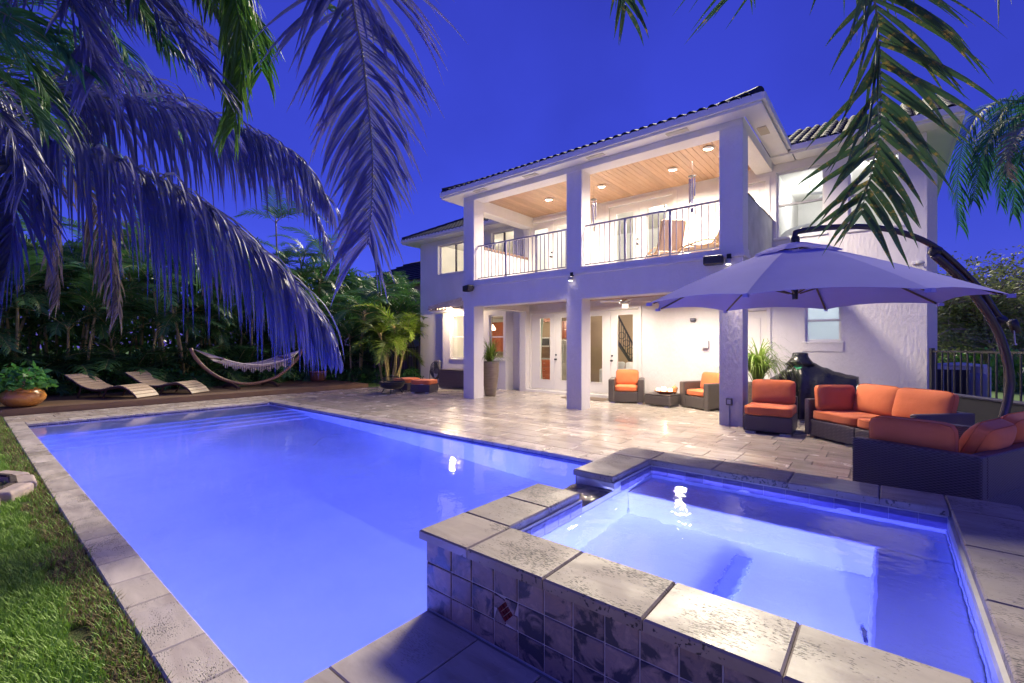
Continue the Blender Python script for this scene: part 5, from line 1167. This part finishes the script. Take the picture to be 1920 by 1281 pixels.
near_frond(pa, b1, pix([(-20, 252, 4.5), (50, 215, 5.6), (140, 250, 6.6), (250, 330, 7.2), (330, 420, 7.4), (370, 500, 7.4)]), 90, 1.2, .036, LEAFH, 10, **k_)
# --- coconut palm standing left of the camera, fronds hanging into the view
b2 = Vector((-3.1, -1.0, 0)); pb_ = thing('coconut_palm', 'tall coconut palm beside the near lawn with fronds hanging over the pool corner', 'palm tree', tuple(b2)); c2 = Vector((-3.0, -.5, 5.6))
MB().tube(smoothpath([Vector((0, 0, -.05)), Vector((.03, .1, 2.2)), Vector((.06, .3, 4)), c2 - b2], 20), [.2 - .004 * i for i in range(20)], 12).build('trunk', BARK, pb_, smooth=True)
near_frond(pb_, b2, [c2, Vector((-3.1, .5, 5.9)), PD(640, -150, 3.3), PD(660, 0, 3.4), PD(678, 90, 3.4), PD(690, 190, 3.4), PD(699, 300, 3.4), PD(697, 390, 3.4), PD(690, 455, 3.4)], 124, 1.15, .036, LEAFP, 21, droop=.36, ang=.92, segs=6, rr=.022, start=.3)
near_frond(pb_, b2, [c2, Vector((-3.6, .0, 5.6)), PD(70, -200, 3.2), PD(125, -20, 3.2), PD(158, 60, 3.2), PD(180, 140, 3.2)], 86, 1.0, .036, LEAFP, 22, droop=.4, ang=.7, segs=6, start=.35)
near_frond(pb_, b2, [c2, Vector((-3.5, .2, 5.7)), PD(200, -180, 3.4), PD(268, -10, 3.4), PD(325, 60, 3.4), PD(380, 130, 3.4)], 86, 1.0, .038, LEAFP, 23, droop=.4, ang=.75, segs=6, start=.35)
near_frond(pb_, b2, [c2, Vector((-3.3, .5, 5.7)), PD(395, -200, 3.7), PD(432, -40, 3.7), PD(452, 60, 3.7), PD(448, 160, 3.7), PD(438, 235, 3.7)], 110, .80, .034, LEAFG, 24, droop=.8, ang=.55, segs=6, start=.3)
near_frond(pb_, b2, [c2, Vector((-3.4, .3, 5.7)), PD(320, -150, 4.2), PD(390, 0, 4.2), PD(430, 90, 4.2), PD(450, 180, 4.2)], 90, .8, .032, LEAFY, 25, droop=.8, ang=.6, segs=5, start=.35)
near_frond(pb_, b2, [c2, Vector((-3.5, -.3, 5.0)), PD(-120, -60, 2.9), PD(-20, 10, 3.0), PD(70, 60, 3.1), PD(130, 110, 3.1)], 80, .9, .036, LEAFQ, 26, droop=.45, ang=.8, segs=6, start=.35)
near_frond(pb_, b2, [c2, Vector((-3.6, -.4, 4.7)), PD(-160, 40, 2.9), PD(-60, 100, 2.9), PD(20, 160, 3.0), PD(75, 230, 3.0)], 76, .75, .036, LEAFH, 27, droop=.5, ang=.7, segs=5, start=.35)
near_frond(pb_, b2, [c2, Vector((-3.2, .4, 6.0)), PD(500, -260, 3.9), PD(540, -90, 3.9), PD(585, -10, 3.9), PD(640, 30, 3.9)], 60, .85, .030, LEAFY, 28, droop=.5, ang=.8, segs=5, start=.4)
near_frond(pb_, b2, [c2, Vector((-3.4, .0, 5.9)), PD(150, -260, 3.8), PD(215, -80, 3.9), PD(265, 20, 3.9), PD(320, 90, 3.9)], 86, 1.0, .034, LEAFH, 29, droop=.6, ang=.75, segs=5, start=.35)
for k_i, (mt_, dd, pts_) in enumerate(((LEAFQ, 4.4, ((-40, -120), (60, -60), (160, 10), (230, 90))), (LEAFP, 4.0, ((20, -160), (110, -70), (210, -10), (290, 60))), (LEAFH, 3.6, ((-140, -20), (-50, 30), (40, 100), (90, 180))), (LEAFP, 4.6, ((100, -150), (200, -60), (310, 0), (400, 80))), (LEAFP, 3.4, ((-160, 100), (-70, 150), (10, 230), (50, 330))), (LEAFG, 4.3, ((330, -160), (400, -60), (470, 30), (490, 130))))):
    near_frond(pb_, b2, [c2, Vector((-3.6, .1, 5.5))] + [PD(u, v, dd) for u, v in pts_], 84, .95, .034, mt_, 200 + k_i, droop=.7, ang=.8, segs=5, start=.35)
for k in range(6):
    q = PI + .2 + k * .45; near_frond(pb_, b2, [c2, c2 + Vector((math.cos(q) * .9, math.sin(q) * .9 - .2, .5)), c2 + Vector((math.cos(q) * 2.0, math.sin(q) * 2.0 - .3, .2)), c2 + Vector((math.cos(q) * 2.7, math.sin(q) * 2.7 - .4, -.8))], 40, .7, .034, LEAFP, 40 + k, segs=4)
# --- coconut palm right of the camera
b3 = Vector((2.9, .6, 0)); pc = thing('coconut_palm', 'coconut palm beside the spa with yellow-flecked fronds hanging in front of the house', 'palm tree', tuple(b3)); c3 = Vector((2.6, 1.1, 5.6))
MB().tube(smoothpath([Vector((0, 0, -.05)), Vector((-.05, .1, 2.2)), c3 - b3], 16), [.2 - .005 * i for i in range(16)], 12).build('trunk', BARK, pc, smooth=True)
near_frond(pc, b3, [c3, Vector((1.5, 1.9, 5.6)), PD(1600, -300, 2.7), PD(1636, -40, 2.65), PD(1648, 90, 2.65), PD(1652, 200, 2.65), PD(1644, 280, 2.65), PD(1628, 345, 2.65), PD(1616, 395, 2.65)], 110, 1.45, .042, LEAFY, 51, droop=.2, ang=1.16, segs=8, rr=.018, start=.24, jit=.3, fall=.42, wob=.13, shape=lambda t: 1.12 - .82 * t ** 1.6)
near_frond(pc, b3, [c3, Vector((1.2, 1.5, 5.5)), PD(1120, -420, 2.6), PD(1150, -160, 2.7), PD(1165, -60, 2.75), PD(1172, 10, 2.75)], 70, .75, .030, LEAFY, 52, droop=.5, ang=.6, segs=5, start=.4)
near_frond(pc, b3, [c3, Vector((2.0, 2.4, 5.6)), PD(1800, -320, 3.0), PD(1850, -150, 3.0), PD(1870, -50, 3.0)], 56, 1.1, .040, LEAFY, 53, droop=.25, ang=.75, segs=6, start=.4)
near_frond(pc, b3, [c3, Vector((1.3, 1.6, 5.7)), PD(1320, -380, 2.7), PD(1370, -190, 2.75), PD(1400, -110, 2.8)], 60, .95, .034, LEAFY, 54, droop=.3, ang=.7, segs=6, start=.4)
for k in range(6):
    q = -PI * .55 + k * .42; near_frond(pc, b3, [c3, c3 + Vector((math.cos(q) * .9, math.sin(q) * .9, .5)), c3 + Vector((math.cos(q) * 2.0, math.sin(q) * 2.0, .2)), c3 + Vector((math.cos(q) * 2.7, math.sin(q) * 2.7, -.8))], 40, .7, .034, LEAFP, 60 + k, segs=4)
# --- queen palm at the right, beyond the house corner
bq = PD(2010, 647, 13.0); bq.z = 0; pq = thing('queen_palm', 'queen palm with drooping teal fronds beyond the roof corner', 'palm tree', tuple(bq)); cq = PD(2000, 250, 13.0)
MB().tube([Vector((0, 0, -.05)), Vector((.1, 0, 4)), cq - bq], [.2, .16, .12], 10).build('trunk', BARK, pq, smooth=True)
for i, ps_ in enumerate(([(2000, 250, 13), (1930, 195, 12.6), (1860, 195, 12.3), (1812, 250, 12.2), (1795, 340, 12.2), (1798, 420, 12.2)], [(2000, 250, 13), (1950, 190, 12.8), (1890, 200, 12.8), (1850, 270, 12.8), (1838, 350, 12.8)],
                        [(2000, 250, 13), (1940, 215, 12), (1870, 240, 11.8), (1835, 310, 11.8), (1825, 375, 11.8)], [(2000, 250, 13), (1960, 200, 13.6), (1910, 220, 13.8), (1880, 300, 13.8), (1875, 380, 13.8)],
                        [(2000, 250, 13), (1960, 240, 12.6), (1925, 270, 12.4), (1905, 330, 12.3), (1900, 400, 12.3)], [(2000, 250, 13), (1955, 225, 11.6), (1915, 245, 11.2), (1890, 290, 11.0), (1888, 330, 11.0)], [(2000, 250, 13), (2080, 200, 13), (2140, 260, 13), (2160, 350, 13)])):
    near_frond(pq, bq, pix(ps_), 110, 1.15 if i != 5 else .8, .036, LEAFQ if i != 5 else LEAFD, 70 + i, droop=.9 if i != 5 else .2, ang=.9, segs=5, fold=False, rr=.02)
# --- areca palm hedge behind the deck
rv = random.Random(21)
def areca_frond(L, seed, mt, n=30):
    el = .95; pts = []; p = Vector((0, 0, 0)); r = random.Random(seed); d = Vector((math.cos(el), 0, math.sin(el)))
    for k in range(7): pts.append(p.copy()); d = (d + Vector((0, r.gauss(0, .03), -.27))).normalized(); p = p + d * (L / 6)
    return frond(pts, n, L * .34, .042, None, seed, droop=.35, ang=1.0, segs=3, fold=False, rr=.012, start=.14).mesh('frond', [mt, CANE])
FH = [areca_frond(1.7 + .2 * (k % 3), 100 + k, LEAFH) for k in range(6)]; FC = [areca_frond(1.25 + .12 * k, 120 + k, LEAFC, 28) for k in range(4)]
def areca(loc, ncane, H, spread, label, group, fr, nf, seed, lean=.16):
    r = random.Random(seed); t = thing('areca_palm', label, 'palm tree', loc, 0, group)
    for c in range(ncane):
        q = r.uniform(0, 2 * PI); h = H * r.uniform(.55, 1.05); b = Vector((math.cos(q), math.sin(q), 0)) * spread * r.random(); tp = b + Vector((math.cos(q) * lean * h * r.uniform(.4, 1.3), math.sin(q) * lean * h * r.uniform(.4, 1.3), h))
        MB().tube(smoothpath([b - Vector((0, 0, .05)), b.lerp(tp, .5) + Vector((r.gauss(0, .06), r.gauss(0, .06), 0)), tp], 8), [.05 - .003 * i for i in range(8)], 7).build('cane', CANE, t, smooth=True)
        for k in range(nf):
            o = obj('frond', r.choice(fr), t, tp - Vector((0, 0, .1 + .16 * r.random()))); o.rotation_euler = (r.gauss(0, .12), r.uniform(-.55, .55), 2 * PI * k / nf + r.uniform(-.4, .4)); s_ = r.uniform(.85, 1.2); o.scale = (s_,) * 3
    return t
def near_what(y): return 'behind the terracotta pot' if y < 1.2 else 'behind the sun loungers' if y < 4.4 else 'behind the hammock' if y < 7.8 else 'between the hammock and the fence'
hi = 0
for row, (x, H, y0, dy, n_) in enumerate(((-18.6, 3.1, -3.2, 1.35, 11), (-20.0, 4.6, -4.0, 1.55, 10), (-21.8, 6.0, -6.0, 1.9, 11))):
    for i in range(n_):
        areca((x + rv.gauss(0, .35), y0 + dy * i + rv.gauss(0, .25), -.05), 3 if row else 4, H * rv.uniform(.85, 1.15), .45, ('shorter front-row areca palm ', 'middle-row areca palm ', 'tallest back-row areca palm ')[row] + near_what(y0 + dy * i), ('front-row', 'middle-row', 'back-row')[row] + ' arecas ' + near_what(y0 + dy * i), FH, 6, 300 + hi); hi += 1
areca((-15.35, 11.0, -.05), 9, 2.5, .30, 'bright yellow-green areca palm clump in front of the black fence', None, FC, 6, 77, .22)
areca((-17.1, 10.6, -.05), 4, 3.4, .4, 'dark areca palm standing next to the bright clump by the fence', None, FH, 6, 78, .16)
for i, (x, y, h) in enumerate(((-17.6, 12.7, 3.6), (-19.2, 13.6, 4.4), (-16.6, 13.4, 3.2), (-20.8, 14.6, 4.8))):
    areca((x, y, -.05), 4, h, .45, ('dark areca palm just beyond the black fence, third tallest there', 'dark areca palm beyond the black fence against the pink house', 'shortest dark areca palm beyond the black fence near the wing', 'tallest dark areca palm beyond the black fence')[i], None, FH, 6, 500 + i)
# understorey: short bushy arecas between the hedge palms, and the dense growth behind them
for i in range(15):
    areca((-18.35 + rv.gauss(0, .2), -2.6 + .92 * i, -.05), 3, .75, .35, 'knee-high bushy young areca ' + near_what(-2.6 + .92 * i), 'young arecas ' + near_what(-2.6 + .92 * i), FH, 7, 400 + i, .3)
hd_ = MB(); rh = random.Random(5)
for i in range(26000):
    yy = rh.uniform(-9, 16); zt = 5.3 + 1.2 * noise.noise((yy * .35, 0, 4)); p = Vector((-23.2 + rh.gauss(0, .55), yy, rh.uniform(0, 1) ** .8 * zt)); a = Vector((rh.gauss(0, .5), rh.gauss(0, .8), rh.gauss(0, 1))).normalized(); b = a.cross(Vector((rh.gauss(1, .4), rh.gauss(0, .4), rh.gauss(0, .4)))).normalized(); L_ = rh.uniform(.10, .26)
    hd_.add([p - a * L_, p + b * L_ * .3, p + a * L_, p - b * L_ * .3], [(0, 1, 2, 3)])
tag(hd_.build('hedge_foliage', LEAFH), 'dense dark foliage mass behind the areca palm row', 'foliage', kind='stuff')
# --- low shrubs, leaf by leaf
def shrub_mesh(seed, R=.5, H=.62, n=620, lw=.05):
    r = random.Random(seed); m = MB()
    for i in range(n):
        q, ph = r.uniform(0, 2 * PI), math.acos(r.uniform(-.15, 1)); rad = r.uniform(.55, 1.05) * (1 + .25 * noise.noise((math.cos(q) * 2, math.sin(q) * 2, ph * 2 + seed)))
        p = Vector((R * rad * math.sin(ph) * math.cos(q), R * rad * math.sin(ph) * math.sin(q), max(.03, H * rad * math.cos(ph))))
        a = Vector((r.gauss(0, 1), r.gauss(0, 1), r.gauss(.2, .6))).normalized(); b = a.cross(Vector((r.gauss(0, 1), r.gauss(0, 1), r.gauss(0, 1)))).normalized(); L = lw * r.uniform(.8, 1.6)
        m.add([p - a * L, p + b * L * .5, p + a * L, p - b * L * .5], [(0, 1, 2, 3)])
    for k in range(5): q = k * 1.3; m.tube([(0, 0, -.03), (R * .4 * math.cos(q), R * .4 * math.sin(q), H * .7)], [.014, .006], 4, 1)
    return m
SM = [shrub_mesh(s).mesh('foliage', [LEAFS, TWIG]) for s in (1, 2, 3)]
y = -1.6; k = 0
while y < 10.6:
    t = thing('low_shrub', 'low round leafy green shrub ' + near_what(y), 'shrub', (-17.75 + rv.gauss(0, .12), y, -.05), rv.uniform(0, 6), 'low shrubs ' + near_what(y)); o = obj('foliage', SM[k % 3], t); s_ = rv.uniform(.85, 1.25); o.scale = (s_, s_, s_ * rv.uniform(.85, 1.2)); y += rv.uniform(.5, .72); k += 1
for i, (x, y) in enumerate(((-16.6, 10.2), (-16.1, 11.1), (-14.95, 11.75), (-17.2, 9.75))):
    t = thing('low_shrub', 'low leafy shrub growing at the foot of the black fence', 'shrub', (x, y, -.05), i * 1.7, 'low shrubs by the black fence'); obj('foliage', SM[i % 3], t)
o = shrub_mesh(9, .5, .5, 420, .07).build('foliage', [LEAFS, TWIG], pt); o.location = (-.05, 0, .40)
MB().tube([(0, 0, .35), (-.05, .05, .62), (.1, .1, .85)], [.03, .022, .01], 6).build('stem', TWIG, pt)
t = thing('border_bush', 'large glossy-leaved bush at the lawn end of the deck', 'bush', (-15.6, -.35, -.05)); o = shrub_mesh(14, .9, 1.25, 1200, .085).build('foliage', [LEAFS, TWIG], t)
# --- broadleaf tree and clipped bushes beyond the right-hand fence
def tree(loc, label, H, R, zc, nl, seed, mt, lw=.16, nb=9):
    r = random.Random(seed); t = thing('broadleaf_tree', label, 'tree', loc)
    MB().tube(smoothpath([(0, 0, -.05), (.1, .05, H * .25), (.05, .1, H * .5)], 8), [.28, .26, .24, .22, .2, .18, .16, .14], 9).build('trunk', BARK, t, smooth=True)
    tw = MB(); ends = []
    for k in range(nb * 5):
        q = r.uniform(0, 2 * PI); e = r.uniform(-.15, 1.2); s = Vector((.06, .08, H * r.uniform(.22, .5))); d = Vector((math.cos(q) * math.cos(e), math.sin(q) * math.cos(e), math.sin(e))); ln = R * r.uniform(.6, 1.05)
        mid = s + d * ln * .5 + Vector((r.gauss(0, .3), r.gauss(0, .3), r.gauss(.2, .25))); en = s + d * ln + Vector((0, 0, -.25 * ln * r.random())); P = smoothpath([s, mid, en], 7); tw.tube(P, [.06 - .008 * i for i in range(7)], 5)
        for j in range(2, 7):
            for _ in range(3): e2 = P[j] + Vector((r.gauss(0, .5), r.gauss(0, .5), r.gauss(0, .4))); tw.tube([P[j], e2], [.014, .005], 3); ends.append(e2)
    tw.build('branches', TWIG, t); m = MB()
    for i in range(nl):
        p = r.choice(ends) + Vector((r.gauss(0, .28), r.gauss(0, .28), r.gauss(0, .22))); a = Vector((r.gauss(0, 1), r.gauss(0, 1), r.gauss(0, .7))).normalized(); b = a.cross(Vector((r.gauss(0, 1), r.gauss(0, 1), r.gauss(0, 1)))).normalized(); L = lw * r.uniform(.5, 1.2)
        m.add([p - a * L, p + b * L * .42, p + a * L, p - b * L * .42], [(0, 1, 2, 3)])
    m.build('crown', mt, t)
p = PD(1850, 647, 19); tree((p.x, p.y, -.05), 'twiggy grey-green tree beyond the picket fence and umbrella mast', 5.4, 3.6, 0, 17000, 5, LEAFT, .10)
p = PD(1990, 647, 24); tree((p.x, p.y, -.05), 'broad darker tree further back along the street', 7.5, 4.6, 0, 14000, 8, LEAFT, .13)
p = PD(1790, 647, 26); tree((p.x, p.y, -.05), 'rounded tree far behind the air conditioner', 4.6, 3.4, 0, 6000, 11, LEAFT, .13)
for i, (u, d) in enumerate(((1760, 22), (1800, 21), (1850, 20), (1880, 15.5))):
    p = PD(u, 647, d); t = thing('clipped_bush', ('yellow-green clipped bush on the far lawn', 'yellow-green clipped bush on the far lawn', 'yellow-green clipped bush on the far lawn', 'dark upright bush standing right behind the picket fence')[i], 'bush', (p.x, p.y, -.05), i, 'clipped bushes on the far lawn' if i < 3 else None)
    o = obj('foliage', SM[i % 3], t); o.scale = ((2.2, 2.2, 2.0), (2.4, 2.4, 2.0), (2.2, 2.2, 2.2), (1.2, 1.2, 2.4))[i]
